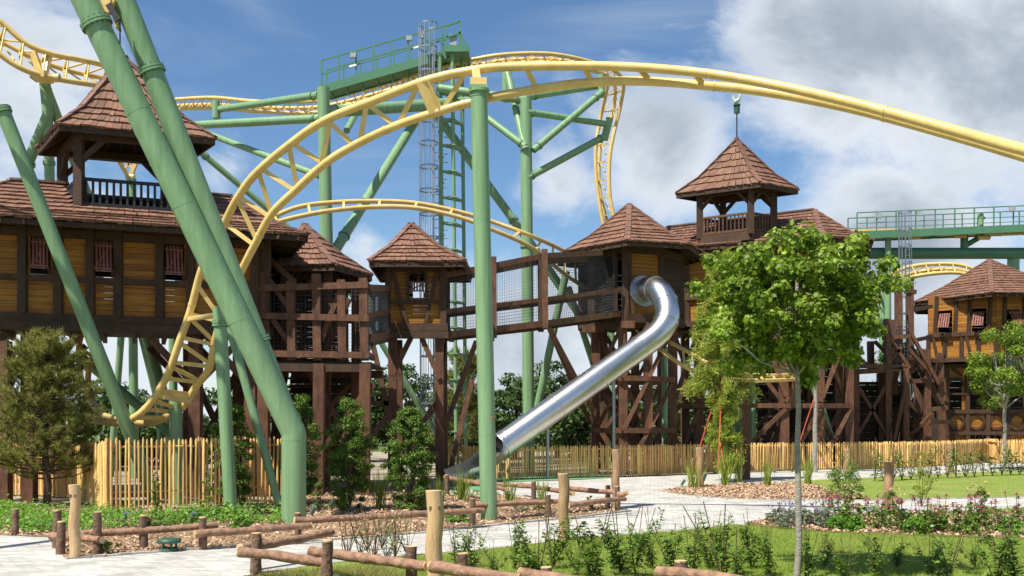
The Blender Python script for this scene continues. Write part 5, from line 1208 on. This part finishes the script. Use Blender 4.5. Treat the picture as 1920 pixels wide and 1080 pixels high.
for lab, px, pt, Y, r, m in (('pale peeled stake with a notch standing in the left corner bed', 140, 910, Yb(1047), .066, 'postnew'),
                             ('thick pale peeled stake at the bottom centre, cut flat on top', 815, 921, 10.2, .084, 'postnew'),
                             ('golden brown stake at the edge of the front lawn', 1057, 889, Yb(1012), .080, 'postold'),
                             ('stake at the right end of the log rails, below the slide pole', 1155, 844, Yb(955), .082, 'postold'),
                             ('tall weathered stake between path and flowers on the right', 1666, 866, Yb(962), .085, 'postold'),
                             ('round stake on the bark island tied with red straps', 1312, 840, Yb(915), .098, 'postold'),
                             ('stake beside the path behind the grey tree trunk', 1589, 843, Yb(898), .095, 'postold'),
                             ('stake beside the path at the right in front of the picket fence', 1782, 832, Yb(888), .105, 'postold')):
    a = P(px, pt, Y); mb = MB(); h = a.z; n = 8
    pts = [Vector((a.x+.012*math.sin(i*1.3), Y, h*i/n)) for i in range(n+1)]; rr = [r*random.uniform(.97, 1.04) for _ in pts]; rr[0] = r*1.05
    o = thing('wooden_stake', lab, 'post', (a.x, Y, 0), 'round wooden stakes'); mb.tube(pts, rr, 16, caps=False, wob=.03); mb.build('shaft', m, o)
    e = MB(); e.tube([pts[-1]-Vector((0, 0, .01)), pts[-1]+Vector((0, 0, .008))], r*.97, 16); e.build('cut_top', 'cut', o)
    if 'notch' in lab or 'bottom centre' in lab:
        k = MB(); z = h*(.84 if 'centre' in lab else .86); k.beam((a.x-.05, Y-r*.85, z), (a.x+r*.7, Y-r*.8, z), .02, .035); k.build('notch', 'barkpost', o)
mb = MB(); mb.beam((gx(1399, 31), 31, 0), (gx(1398, 31), 31, P(0, 717, 31).z), .21, .21, up=(0, 1, 0)); tag(mb.build('square_post', 'timber', None, (gx(1399, 31), 31, 0)), 'tall square brown post on the bark island right of the feathery tree', 'post')
mb = MB(); mb.beam((gx(9, 21.6), 21.6, 0), (gx(8, 21.6), 21.6, P(0, 640, 21.6).z), .24, .24, up=(0, 1, 0)); tag(mb.build('square_post', 'timber', None, (gx(9, 21.6), 21.6, 0)), 'wide brown timber post at the left edge behind the pine', 'post')
# outdoor speaker
q = G(317, 1034); sp_ = thing('garden_speaker', 'dark green mushroom shaped garden speaker in the wood chips by the path', 'speaker', q)
mb = MB(); mb.tube([q, q+Vector((0, 0, .05))], [.13, .12], 20); mb.build('base', 'greendark', sp_)
mb = MB(); 
for k in range(5): an = k*1.257+.3; o = Vector((math.cos(an)*.09, math.sin(an)*.09, 0)); mb.tube([q+o+Vector((0, 0, .04)), q+o+Vector((0, 0, .12))], .017, 8)
mb.build('pillar', 'greendark', sp_)
mb = MB(); mb.tube([q+Vector((0, 0, .115)), q+Vector((0, 0, .135)), q+Vector((0, 0, .165)), q+Vector((0, 0, .18))], [.15, .16, .15, .09], 24); mb.build('cap', 'greendark', sp_)
def spot(lab, px, py, s=1):
    q = G(px, py); t = thing('garden_spotlight', lab, 'spotlight', q, 'small garden spotlights')
    mb = MB(); mb.tube([q, q+Vector((0, 0, .1*s))], .012, 6); mb.build('spike', 'greendark', t)
    mb = MB(); mb.tube([q+Vector((-.03, .02, .08*s)), q+Vector((.05, -.03, .22*s))], .04*s, 12); mb.build('head', 'spotg', t)
M['spotg'] = mat('spot_housing', (.10, .19, .16), .4)
spot('small green spotlight in the leafy cover left of the fence middle', 234, 985); spot('small green spotlight in the leafy cover below the thin green column', 360, 985)
spot('green spotlight beside the round stake on the bark island', 1318, 913, 1.6); spot('small dark spotlight at the tip of the bark island', 1280, 915); spot('small spotlight in the chips right of the kinked column', 622, 958); spot('small spotlight behind the log rail at the foot of the kinked column', 586, 972)
# stone by the pine
# pond edge box: small green bench-like utility cover behind the bed
q = P(880, 925, 24.6)

# ================================================================ trees and plants
def tree_crown(clumps, per, spread, rng, up=.35, droop=0):
    C = []; Nn = []
    for (c, r) in clumps:
        k = int(per*rng.uniform(.75, 1.25)); d = np.random.normal(size=(k, 3)); d /= np.linalg.norm(d, axis=1, keepdims=True)
        rad = r*np.random.uniform(.25, 1.0, (k, 1))**.6; p = np.array(c)+d*rad*np.array([1, 1, .72]); 
        C.append(p); nn_ = d*.8+np.random.normal(0, .45, (k, 3)); nn_[:, 2] += up; Nn.append(nn_)
    return np.concatenate(C), np.concatenate(Nn)
def tree(name, label, base, trunk_h, r0, r1, cz, rx, rz, nclump, per, leaf, lm_, tm='trunk', shape='leaf', group=None, seed=1, cat='tree', clump_r=.3, irregular=.25, top_bias=0, lean=0.0, limbs=True):
    rng = random.Random(seed); np.random.seed(seed); B = Vector(base); t = thing(name, label, cat, B, group)
    cl = []
    while len(cl) < nclump:
        d = Vector((rng.gauss(0, 1), rng.gauss(0, 1), rng.gauss(0, 1))).normalized(); q = rng.uniform(.35, 1)**.5
        s = 1+rng.uniform(-irregular, irregular); wz = d.z*q
        taper = 1-top_bias*max(0, wz)
        cl.append(((B.x+lean+d.x*q*rx*s*taper, B.y+d.y*q*rx*s*taper, B.z+cz+wz*rz*s), clump_r*rng.uniform(.6, 1.25)))
    mb = MB(); n = 9
    tp = [B+Vector((lean*(i/n)**2+rng.uniform(-.012, .012)*trunk_h*.5, rng.uniform(-.01, .01), trunk_h*i/n)) for i in range(n+1)]
    mb.tube(tp, [r0+(r1-r0)*i/n for i in range(n+1)], 12)
    if limbs:
        for (c, r) in cl[::max(1, nclump//26)]:
            c = Vector(c); f = rng.uniform(.72, .98); a = tp[int(f*n)]; m = a.lerp(c, .5)+Vector((0, 0, -.08*(c-a).length)); mb.tube([a, m, c], [r1*.75, r1*.5, r1*.18], 6)
    mb.build('trunk', tm, t)
    C, Nn = tree_crown(cl, per, 1, rng); leaves('crown', C, Nn, leaf, lm_, t, shape)
    return t
tree('leafy_tree', 'young maple with dense bright green crown and slim grey trunk in the right foreground', Vector((gx(1495, 11.0), 11.0, 0)), 3.35, .039, .020, 3.02, .98, .76, 215, 118, .054, 'maple', shape='maple', seed=3, clump_r=.155, irregular=.24, limbs=True)
# bare lower branches at the second tree
tree('leafy_tree', 'small sparse tree tied with a red strap behind the maple, trunk by the fence', Vector((gx(1528, 35.5), 35.5, 0)), 4.6, .10, .04, 5.0, 1.5, 1.3, 22, 120, .12, 'maple', seed=9, clump_r=.45)
tree('leafy_tree', 'rounded lime green tree at the right edge in front of the watch hut', Vector((gx(1884, 37), 37, 0)), 3.4, .075, .05, 3.75, 1.35, 1.55, 44, 330, .10, 'maple', shape='leaf', seed=12, clump_r=.42, irregular=.22)
tree('leafy_tree', 'tree cut by the right edge with pale leaning trunk', Vector((gx(1950, 38.5), 38.5, 0)), 3.6, .09, .06, 4.3, 1.1, 1.3, 26, 240, .11, 'maple', seed=14, clump_r=.4, lean=-.5)
# feathery young conifer: drooping sprays
def feathery(label, base, H):
    t = thing('feathery_tree', label, 'tree', base); B = Vector(base); mb = MB(); C = []; Nn = []; U = []; rng = random.Random(5)
    tp = [B+Vector((.05*math.sin(i), 0, H*i/10)) for i in range(11)]; mb.tube(tp, [.10-.008*i for i in range(11)], 10)
    for i in range(190):
        f = rng.uniform(.06, 1); 
        if .08 < f < .35 and rng.random() < .35: continue
        a = B+Vector((0, 0, H*f)); an = rng.uniform(0, 6.28); Lh = (1.25*(1-f)**.6+.22)*rng.uniform(.5, 1.1)*(1 if f > .38 else .42)
        dv = Vector((math.cos(an), math.sin(an), 0)); pts = [a, a+dv*Lh*.5+Vector((0, 0, .25*Lh)), a+dv*Lh+Vector((0, 0, .05*Lh))]
        mb.tube(pts, [.015, .01, .005], 5, caps=False); s = cr(pts, 7)
        for p in s[3:]:
            k = 14
            for _ in range(k):
                q = p+Vector((rng.gauss(0, .07), rng.gauss(0, .07), rng.gauss(-.05, .09))); C.append(q); Nn.append((rng.gauss(0, 1), rng.gauss(0, 1), rng.gauss(0, .6))); U.append((dv.x+rng.gauss(0, .7), dv.y+rng.gauss(0, .7), rng.gauss(-.3, .6)))
    mb.build('trunk', 'trunk', t); leaves('crown', C, Nn, .15*np.random.uniform(.6, 1.2, len(C)), 'feather', t, 'sprig', updir=U)
feathery('slender feathery light green young tree on the bark island left of the maple', Vector((gx(1358, 29.5), 29.5, 0)), 6.6)
# guy straps
for lab, a, b in (('red tie strap from the feathery tree down to the round stake', (1353, 708, 29.5), (1312, 838, 29.4)), ('orange tie strap hanging along the feathery tree trunk', (1354, 706, 29.4), (1346, 880, 28.6)), ('thin red strap lying towards the tip of the bark island', (1312, 838, 27.0), (1290, 912, 27.3)), ('thin orange strap from the feathery tree to a peg on the bark', (1350, 830, 29), (1362, 905, 28.2)),
                  ('red tie strap on the small tree behind the maple trunk', (1526, 748, 35.4), (1498, 832, 35.2))):
    p, q = P(*a), P(*b); mb = MB(); mb.beam(p, q, .032, .012, up=(0, 1, 0)); tag(mb.build('tie_strap', 'red', None, tuple(q)), lab, 'strap', 'straps holding young trees')

# pine with needles
def pine(label, base, H, W_, n, seed, name='pine_tree', needle=.14):
    rng = random.Random(seed); np.random.seed(seed); B = Vector(base); t = thing(name, label, 'tree', B); mb = MB(); C = []; Nn = []; U = []
    tp = [B+Vector((.04*math.sin(i*1.4), .03*math.cos(i), H*.96*i/8)) for i in range(9)]; mb.tube(tp, [.085-.008*i for i in range(9)], 9)
    for i in range(n):
        f = rng.uniform(.16, 1.0); a = B+Vector((0, 0, H*f*.95)); an = rng.uniform(0, 6.28); Lh = W_*(1-f)**.55*rng.uniform(.55, 1.1)+.12; up_ = .25+.5*f
        dv = Vector((math.cos(an), math.sin(an), 0)); pts = [a, a+dv*Lh*.55+Vector((0, 0, .05*Lh)), a+dv*Lh+Vector((0, 0, up_*Lh*.7))]
        mb.tube(pts, [.02, .013, .006], 5, caps=False); s = cr(pts, 7)
        for g in range(rng.randint(4, 7)):      # short side shoots, each a tuft of needles
            p0 = s[rng.randint(len(s)//3, len(s)-1)]; d = (dv+Vector((rng.gauss(0, .6), rng.gauss(0, .6), up_+rng.uniform(.1, .7)))).normalized(); sl_ = rng.uniform(.10, .26)*(1+.3*(needle > .2)); mb.tube([p0, p0+d*sl_], [.007, .004], 4, caps=False)
            for _ in range(46):
                f2 = rng.uniform(.1, 1); C.append(p0+d*sl_*f2); Nn.append((rng.gauss(0, 1), rng.gauss(0, 1), rng.gauss(0, 1))); U.append((d.x+rng.gauss(0, .5), d.y+rng.gauss(0, .5), d.z+rng.gauss(0, .45)))
    mb.build('trunk', 'trunkdk', t); C = np.array(C); L0 = needle*np.random.uniform(.7, 1.2, len(C)); leaves('crown', C, Nn, L0, 'pine', t, 'blade', updir=U); return t
pine('bushy long needled pine at the left edge in front of the gatehouse', G(86, 950), 3.6, 1.35, 215, 4)
pine('dark pine standing behind the stilts of the small square hut', Vector((gx(868, 40), 40, 0)), 4.6, 1.5, 90, 8, needle=.24)
# columnar yews
def column_bush(label, px, Y, H, rad, n, seed, leaf=.038, sparse=0):
    rng = random.Random(seed); np.random.seed(seed); B = Vector((gx(px, Y), Y, 0)); t = thing('columnar_yew', label, 'shrub', B, 'dark columnar yews planted between the fences'); mb = MB()
    for i in range(7):
        an = rng.uniform(0, 6.28); r = rad*rng.uniform(.1, .5); mb.tube([B+Vector((0, 0, 0)), B+Vector((math.cos(an)*r, math.sin(an)*r, H*.5)), B+Vector((math.cos(an)*r*1.2, math.sin(an)*r*1.2, H*rng.uniform(.75, .95)))], [.02, .012, .004], 5)
    mb.build('stem', 'trunkdk', t); cl = []
    for i in range(n):
        f = rng.uniform(.04, 1); prof = (.55+.6*math.sin(min(1, f*1.25)*math.pi*.8))*(1 if f < .8 else (1-f)/.2*.75+.25); an = rng.uniform(0, 6.28); q = rng.uniform(.3, 1)**.5*rad*prof*rng.uniform(.8, 1.12)
        cl.append(((B.x+math.cos(an)*q, B.y+math.sin(an)*q, H*f), rng.uniform(.07, .15)))
    C, Nn = tree_crown(cl, 150, 1, rng, .5); U = np.random.normal(0, .5, (len(C), 3)); U[:, 2] += .9
    leaves('foliage', C, Nn, leaf*np.random.uniform(.7, 1.3, len(C)), 'yew', t, 'leaf', updir=U); return t
column_bush('dark columnar yew with a wispy top, fourth from the left, beneath the stair platform', 655, 19.8, 2.15, .42, 150, 21)
column_bush('full dark green yew, rightmost of the row, below the small square hut', 768, 19.9, 2.0, .44, 190, 22)
column_bush('dark yew just right of the kinked column', 566, 21.5, 2.3, .32, 120, 23)
column_bush('dark yew behind the thin green column', 442, 20.5, 2.05, .30, 100, 24)
column_bush('tall narrow yew at the top of the row, half behind the thin green column', 408, 21.2, 1.7, .2, 40, 26)

# background trees
protos = []
def bgtree(lab, px, Y, H, rx, seed, kind=0, nc=60):
    return tree('background_tree', lab, Vector((gx(px, Y), Y, 0)), H*.5, .16, .08, H*.55, rx, H*.46, nc, 150, .20, 'far', 'trunkdk', seed=seed, clump_r=.62, irregular=.3, group='trees behind the play castle')
spec = [('round green tree between the centre column and the footbridge posts', 965, 50, 4.0, 1.9), ('green tree beneath the upper end of the long footbridge', 1045, 52, 4.3, 1.8), ('dense tree below the middle of the tube slide', 1075, 46, 3.1, 1.7), ('dark green tree behind the right end of the stilts of the slide hut', 1130, 54, 3.6, 1.8),
        ('low dark tree left of the centre column behind the fence', 880, 48, 3.0, 1.5), ('green tree behind the left picket fence beside the yellow curve', 205, 38, 3.1, 1.6), ('bushy tree low behind the left fence', 250, 42, 2.7, 1.5), ('dark tree glimpsed under the stair platform', 640, 46, 4.5, 2.0),
        ('tree glimpsed between the stilts of the small square hut', 760, 47, 4.2, 1.9), ('dark low tree behind the castle stilts', 1440, 50, 3.4, 2.1), ('dark low tree behind the maple trunk', 1520, 49, 3.3, 2.0), ('green tree behind the stair tower steps', 1700, 56, 6.2, 1.9), ('dark tree behind the stair tower foot', 1640, 52, 3.6, 2.0), ('low tree behind the castle braces', 1300, 52, 3.3, 1.9), ('low tree at far left behind the gatehouse stilts', 20, 40, 2.6, 1.7), ('low bush left of the castle braces', 1220, 55, 3.4, 1.9), ('low green bush behind the lower yellow curve', 330, 44, 2.3, 1.6)]
for i, (lab, px, Y, H, rx) in enumerate(spec): bgtree(lab, px, Y, H, rx, 40+i)
# far belt of wood, one mass
rng = random.Random(3); cl = []
for i in range(420):
    x_ = rng.uniform(-75, 75); h = 2.6+1.0*math.sin(x_*.21)+.7*math.sin(x_*.53+1); cl.append(((x_, 78+rng.uniform(-3, 3), rng.uniform(.2, 1)*h), 1.0))
for i in range(160): x_ = rng.choice((-1, 1))*rng.uniform(30, 75); cl.append(((x_, 40+rng.uniform(-8, 36), rng.uniform(.3, 4.5)), 1.3))
C, Nn = tree_crown(cl, 90, 1, rng); tag(leaves('distant_wood', C, Nn, .42, 'far', None, 'leaf'), 'distant belt of low dark woodland on the horizon', 'woodland', kind='stuff')

# small plants ------------------------------------------------------------
def sapling(seed, H, nl, leaf=.045, m='hedge', stems=4, spread=.16, at=(0, 0, 0)):
    rng = random.Random(seed); np.random.seed(seed); B = Vector(at); t = thing('hedge_sapling', None, None, B); mb = MB(); C = []; Nn = []; U = []
    for s in range(stems):
        an = rng.uniform(0, 6.28); hh = H*rng.uniform(.55, 1.05); o = Vector((math.cos(an), math.sin(an), 0))*spread*rng.uniform(.3, 1.3); pts = cr([B, B+o*.35+Vector((rng.gauss(0, .02), 0, hh*.4)), B+o*.8+Vector((rng.gauss(0, .03), 0, hh*.75)), B+o+Vector((rng.gauss(0, .04), 0, hh))], 6)
        mb.tube(pts, [.007-.005*i/(len(pts)-1) for i in range(len(pts))], 5, caps=False)
        for i in range(int(nl/stems)):
            f = rng.uniform(.12, .98)
            if rng.random() < .3 and f > .8: continue
            p = pts[int(f*(len(pts)-1))]; a2 = rng.uniform(0, 6.28); dv = Vector((math.cos(a2), math.sin(a2), rng.uniform(0, .8))); l = rng.uniform(.02, .085)*(1.2-f*.6)
            C.append(p+dv*l); Nn.append((rng.gauss(0, .5), rng.gauss(-.25, .5), 1)); U.append(tuple(dv))
    for s in range(3):
        an = rng.uniform(0, 6.28); o = Vector((math.cos(an), math.sin(an), 0))*spread*rng.uniform(.5, 1.6); mb.tube(cr([B, B+o*.4+Vector((0, 0, H*.5)), B+o+Vector((0, 0, H*rng.uniform(.9, 1.3)))], 5), .0035, 4, caps=False)
    mb.build('stem', 'stem', t); leaves('foliage', C, Nn, leaf*np.random.uniform(.6, 1.25, len(C)), m, t, 'leaf', updir=U); return t
protos = [sapling(60+i, .62+.05*(i % 3), 360+40*i, .050) for i in range(5)]
row = [(855, 990), (885, 985), (925, 1020), (965, 985), (995, 1010), (1010, 965), (1035, 975), (1085, 1000), (1110, 985), (1150, 985), (1165, 970), (1190, 975), (1225, 965), (1260, 985), (1300, 965), (1330, 985), (1355, 955), (1380, 985), (1410, 985), (1445, 985), (1510, 1005), (1545, 1010), (1590, 990), (1640, 1010), (1680, 1000), (1745, 1015), (1775, 1000), (1830, 1000), (1870, 1005), (1905, 985)]
for i, (px, pt) in enumerate(row):
    Y = 11.0+random.uniform(-.45, .5) if i % 3 else 11.9; z = P(0, pt, Y).z; pr_ = protos[i % 5]; h0 = .62+.05*((i % 5) % 3)
    o = pr_ if i < 5 else copy_tree(pr_)
    o.location = (gx(px, Y), Y, 0); o.rotation_euler = (0, 0, random.uniform(0, 6.28)); s = max(.6, z/h0)*random.uniform(.82, 1.15); o.scale = (s*random.uniform(1.0, 1.5), s*random.uniform(1.0, 1.5), s); o.rotation_euler = (random.uniform(-.12, .12), random.uniform(-.16, .16), random.uniform(0, 6.28))
    tag(o, 'young leafy hedge sapling, %s from the left in the front row on the lawn edge' % lbl(i), 'hedge plant', 'front row of hedge saplings')
# second hedge row on the back lawn
ps = [sapling(80+i, .6, 110, .06) for i in range(3)]
k = 0
for i, px in enumerate(list(range(1640, 1930, 17))):
    Y = 30+(px-1640)*.013+random.uniform(-.3, .3); o = ps[i] if i < 3 else copy_tree(ps[i % 3]); o.location = (gx(px, Y), Y, 0); o.rotation_euler = (0, 0, random.uniform(0, 6)); s = random.uniform(1.2, 1.9); o.scale = (s, s, s)
    tag(o, 'small hedge sapling, %s from the left in the far row on the back lawn' % lbl(i), 'hedge plant', 'far row of hedge saplings')
def dry(seed, at): return sapling(seed, .6, 160, .03, 'drytwig', 9, .2, at)
M['drytwig'] = leafm('dry_twig_leaf', (.28, .17, .07), (.40, .28, .12), .2)
for i, (px, Y, s, lab) in enumerate(((650, 12.6, 1.0, 'dry brown twiggy shrub left of the thick stake'), (700, 12.2, 1.1, 'dry twiggy shrub in the middle of the near log rails'), (740, 12.8, 1.05, 'dry brown shrub just left of the thick stake'), (690, 13.6, .9, 'small dry shrub behind the near log rails'))):
    o = dry(100+i, (gx(px, Y), Y, 0)); o.scale = (s, s, s); o.name = 'dry_shrub'; tag(o, lab, 'shrub', 'dry twiggy shrubs')
    g_ = sapling(110+i, .5, 90, .04, 'hedge', 4, .2, (gx(px+25, Y+.2), Y+.2, 0)); g_.name = 'leafy_shrub'; tag(g_, lab.replace('dry brown twiggy', 'sparse green').replace('dry twiggy', 'sparse green').replace('dry brown', 'sparse green').replace('small dry', 'small green'), 'shrub', 'sparse green shrubs')
# named single shrubs
def bush(name, lab, px, py, H, rad, n, leaf, m, seed, up=.3, group=None):
    rng = random.Random(seed); np.random.seed(seed); B = G(px, py); t = thing(name, lab, 'plant', B, group); cl = []; mb = MB()
    for i in range(n): an = rng.uniform(0, 6.28); q = rng.uniform(0, 1)**.5*rad; f = rng.uniform(.1, 1); cl.append(((B.x+math.cos(an)*q*(1-.3*f), B.y+math.sin(an)*q*(1-.3*f), H*f*(1-.35*(q/rad)**2)), rad*.28))
    for c, r in cl[::4]: mb.tube([B, Vector(c)], [.008, .003], 5, caps=False)
    mb.build('stem', 'stem', t); C, Nn = tree_crown(cl, 42, 1, rng, up); U = np.random.normal(0, .5, (len(C), 3)); U[:, 2] += .6
    C[:, 2] = np.maximum(C[:, 2], .02); leaves('foliage', C, Nn, leaf*np.random.uniform(.6, 1.2, len(C)), m, t, 'leaf', updir=U); return t
bush('leafy_shrub', 'rounded green shrub at the right end of the bark island', 1582, 937, 1.0, .42, 60, .05, 'hedge', 5)
bush('leafy_shrub', 'small green shrub near the left stake in the wood chips', 206, 1040, .2, .14, 14, .03, 'hedge', 6)
bush('leafy_shrub', 'lime green upright young shrub in front of the left fence', 293, 975, .95, .10, 30, .035, 'lime', 7)
bush('leafy_shrub', 'lime green upright shrub right of the left fence post', 388, 968, .9, .12, 26, .035, 'lime', 8)
bush('leafy_shrub', 'light green shrub between the kinked column and the yews', 598, 962, .85, .15, 26, .04, 'hedge', 9)
bush('leafy_shrub', 'bright lime green wispy young tree beyond the flower bed', 1728, 950, 1.25, .28, 22, .045, 'lime', 10)
bush('leafy_shrub', 'low green plant at the foot of the log rail, left of the centre column', 858, 980, .25, .25, 22, .05, 'cover', 11)
bush('leafy_shrub', 'little grey green plant in the chips right of the centre column', 975, 962, .25, .2, 18, .03, 'lavender', 12)
bush('leafy_shrub', 'small green plant in the chips near the bed corner', 1010, 958, .25, .16, 14, .035, 'hedge', 13)
bush('leafy_shrub', 'small dark green plant in chips beside the left rails', 1105, 955, .3, .12, 12, .03, 'hedge', 14)
bush('leafy_shrub', 'low green mound in the bed below the twin column', 452, 1000, .3, .2, 22, .05, 'cover', 15)
def grass_clump(lab, px, py, H, n, seed, m='hedge', spread=.25):
    rng = random.Random(seed); B = G(px, py); C = []; Nn = []; U = []
    for i in range(n): C.append(B+Vector((rng.gauss(0, .05), rng.gauss(0, .05), 0))); Nn.append((rng.gauss(0, 1), rng.gauss(0, 1), 0)); U.append((rng.gauss(0, spread), rng.gauss(0, spread), 1))
    o = leaves('grass_clump', C, Nn, H*np.random.uniform(.5, 1.1, n), m, None, 'reed', at=tuple(B), updir=U); tag(o, lab, 'ornamental grass', 'clumps of tall ornamental grass')
for i, (lab, px, py, H) in enumerate((('tall grass clump left of the centre column', 866, 938, .95), ('tall light green grass clump right of the centre column', 955, 948, .85), ('thin grass clump by the log rails right of the centre column', 1018, 945, .7), ('tall grass clump between the two right yews', 712, 955, 1.0), ('grass clump at the right foot of the rightmost yew', 822, 950, .8), ('grass clump on the island beside the feathery tree', 1360, 912, 1.3), ('grass clump on the island left of the round stake', 1300, 916, 1.0), ('grass clump on the island right of the square post', 1440, 912, 1.0), ('grass clump on the island left of the maple trunk', 1515, 910, 1.0), ('grass clump by the little tree near the right fence', 1385, 905, .9))):
    grass_clump(lab, px, py, H*.85, 60, 200+i, 'blade', .22)
# flower bed
def coneflower(lab, px, py, H, nf, seed):
    rng = random.Random(seed); np.random.seed(seed); B = G(px, py); t = thing('coneflower', lab, 'flower', B, 'pink coneflowers in the flower bed'); st_ = MB(); C = []; Nn = []; U = []; pC = []; pN = []; pU = []; cn = MB()
    for i in range(nf):
        an = rng.uniform(0, 6.28); q = rng.uniform(.03, .24); h = H*rng.uniform(.6, 1.1); tp = B+Vector((math.cos(an)*q, math.sin(an)*q, h)); st_.tube([B+Vector((math.cos(an)*q*.4, math.sin(an)*q*.4, 0)), tp], [.005, .004], 5, caps=False)
        cn.tube([tp, tp+Vector((0, 0, .018)), tp+Vector((0, 0, .03))], [.018, .016, .004], 8)
        for k in range(10): a2 = k*.628; d = Vector((math.cos(a2), math.sin(a2), -.35)); pC.append(tp+d*.03); pU.append(tuple(d)); pN.append((0, 0, 1))
    for i in range(60*1+nf*18):
        an = rng.uniform(0, 6.28); q = rng.uniform(0, .26); C.append(B+Vector((math.cos(an)*q, math.sin(an)*q, rng.uniform(.02, H*.72)))); Nn.append((rng.gauss(0, .6), rng.gauss(-.2, .6), .8)); U.append((math.cos(an), math.sin(an), rng.uniform(.1, 1)))
    st_.build('stem', 'stem', t); cn.build('flower_centre', 'trunkdk', t); leaves('flower_petals', pC, pN, .085*np.ones(len(pC)), 'magenta', t, 'leaf', updir=pU); leaves('foliage', C, Nn, .075*np.random.uniform(.6, 1.2, len(C)), 'hedge', t, 'leaf', updir=U)
cf = [(1580, 985), (1612, 988), (1640, 992), (1655, 985), (1690, 998), (1735, 1000), (1765, 990), (1795, 1000), (1850, 992), (1876, 1000), (1905, 990), (1560, 978), (1820, 985)]
for i, (px, py) in enumerate(sorted(cf)): coneflower('pink coneflower clump, %s from the left in the flower bed' % lbl(i), px, py, .52, 6, 300+i)
for i, (px, py) in enumerate(sorted(((1457, 985), (1480, 990), (1502, 983), (1530, 987), (1550, 992)))):
    o = bush('lavender_plant', 'grey green lavender, %s from the left at the near end of the flower bed' % lbl(i), px, py, .32, .22, 24, .04, 'lavender', 400+i, .3, 'lavender plants'); rng = random.Random(i); C = []; U = []
    for k in range(26): an = rng.uniform(0, 6.28); q = rng.uniform(0, .24); C.append(G(px, py)+Vector((math.cos(an)*q, math.sin(an)*q, .34+rng.uniform(-.08, .1)))); U.append((rng.gauss(0, .2), rng.gauss(0, .2), 1))
    leaves('flower_spikes', C, np.random.normal(size=(26, 3)), .06*np.ones(26), 'violet', o, 'leaf', updir=U)
for i, (lab, px, py, H) in enumerate((('cream flowering tall plant by the weathered stake', 1672, 988, .62), ('cream and yellow tall flowering plant in the middle of the bed', 1835, 985, .68), ('pale flowered plant at the left end of the coneflowers', 1593, 980, .6), ('yellow leaved plant among the coneflowers', 1755, 996, .4))):
    o = bush('flowering_plant', lab, px, py, H, .2, 26, .045, 'hedge', 500+i, .3, 'cream flowering plants'); np.random.seed(i); n = 110; B = G(px, py)
    C = np.array(B)+np.stack([np.random.normal(0, .11, n), np.random.normal(0, .11, n), H*np.random.uniform(.65, 1.1, n)], 1); leaves('blooms', C, np.random.normal(size=(n, 3)), .04, 'cream', o, 'leaf')
bg_lbl = 0
for i, (px, py) in enumerate(((1575, 996), (1700, 992), (1720, 1002), (1810, 1002), (1895, 1003), (1745, 985), (1600, 996))):
    bush('low_plant', 'low green leafy plant, %s clump along the near edge of the flower bed' % lbl(i), px, py, .28, .22, 20, .05, 'hedge' if i % 2 else 'cover', 600+i, .3, 'low green plants in the flower bed')
for i, (px, py) in enumerate(((770, 955), (1050, 950))): pass
# red flowers near the yew
for i, (lab, px, py) in enumerate((('tiny red flower plant at the foot of the rightmost yew', 778, 946), ('tiny pink flower plant in the left ground cover', 281, 990))):
    o = bush('low_plant', lab, px, py, .14, .12, 10, .04, 'hedge', 700+i); B = G(px, py); C = [B+Vector((random.gauss(0, .05), random.gauss(0, .04), .15)) for _ in range(14)]; leaves('blooms', C, np.random.normal(size=(14, 3)), .05, 'magenta', o, 'leaf')
# white huts far behind the lattice
t = thing('white_container', 'pale container seen through the braces under the castle', 'container', Vector((gx(1365, 60), 60, 0)))
mb = MB(); mb.box(gx(1330, 60), gx(1395, 60), 60, 63, 0, 2.3); mb.build('body', 'white', t); mb = MB()
for i in range(14): x_ = gx(1330, 60)+.15*i; mb.box(x_, x_+.06, 59.94, 60-.002, .1, 2.2)
mb.build('ribs', 'white', t)
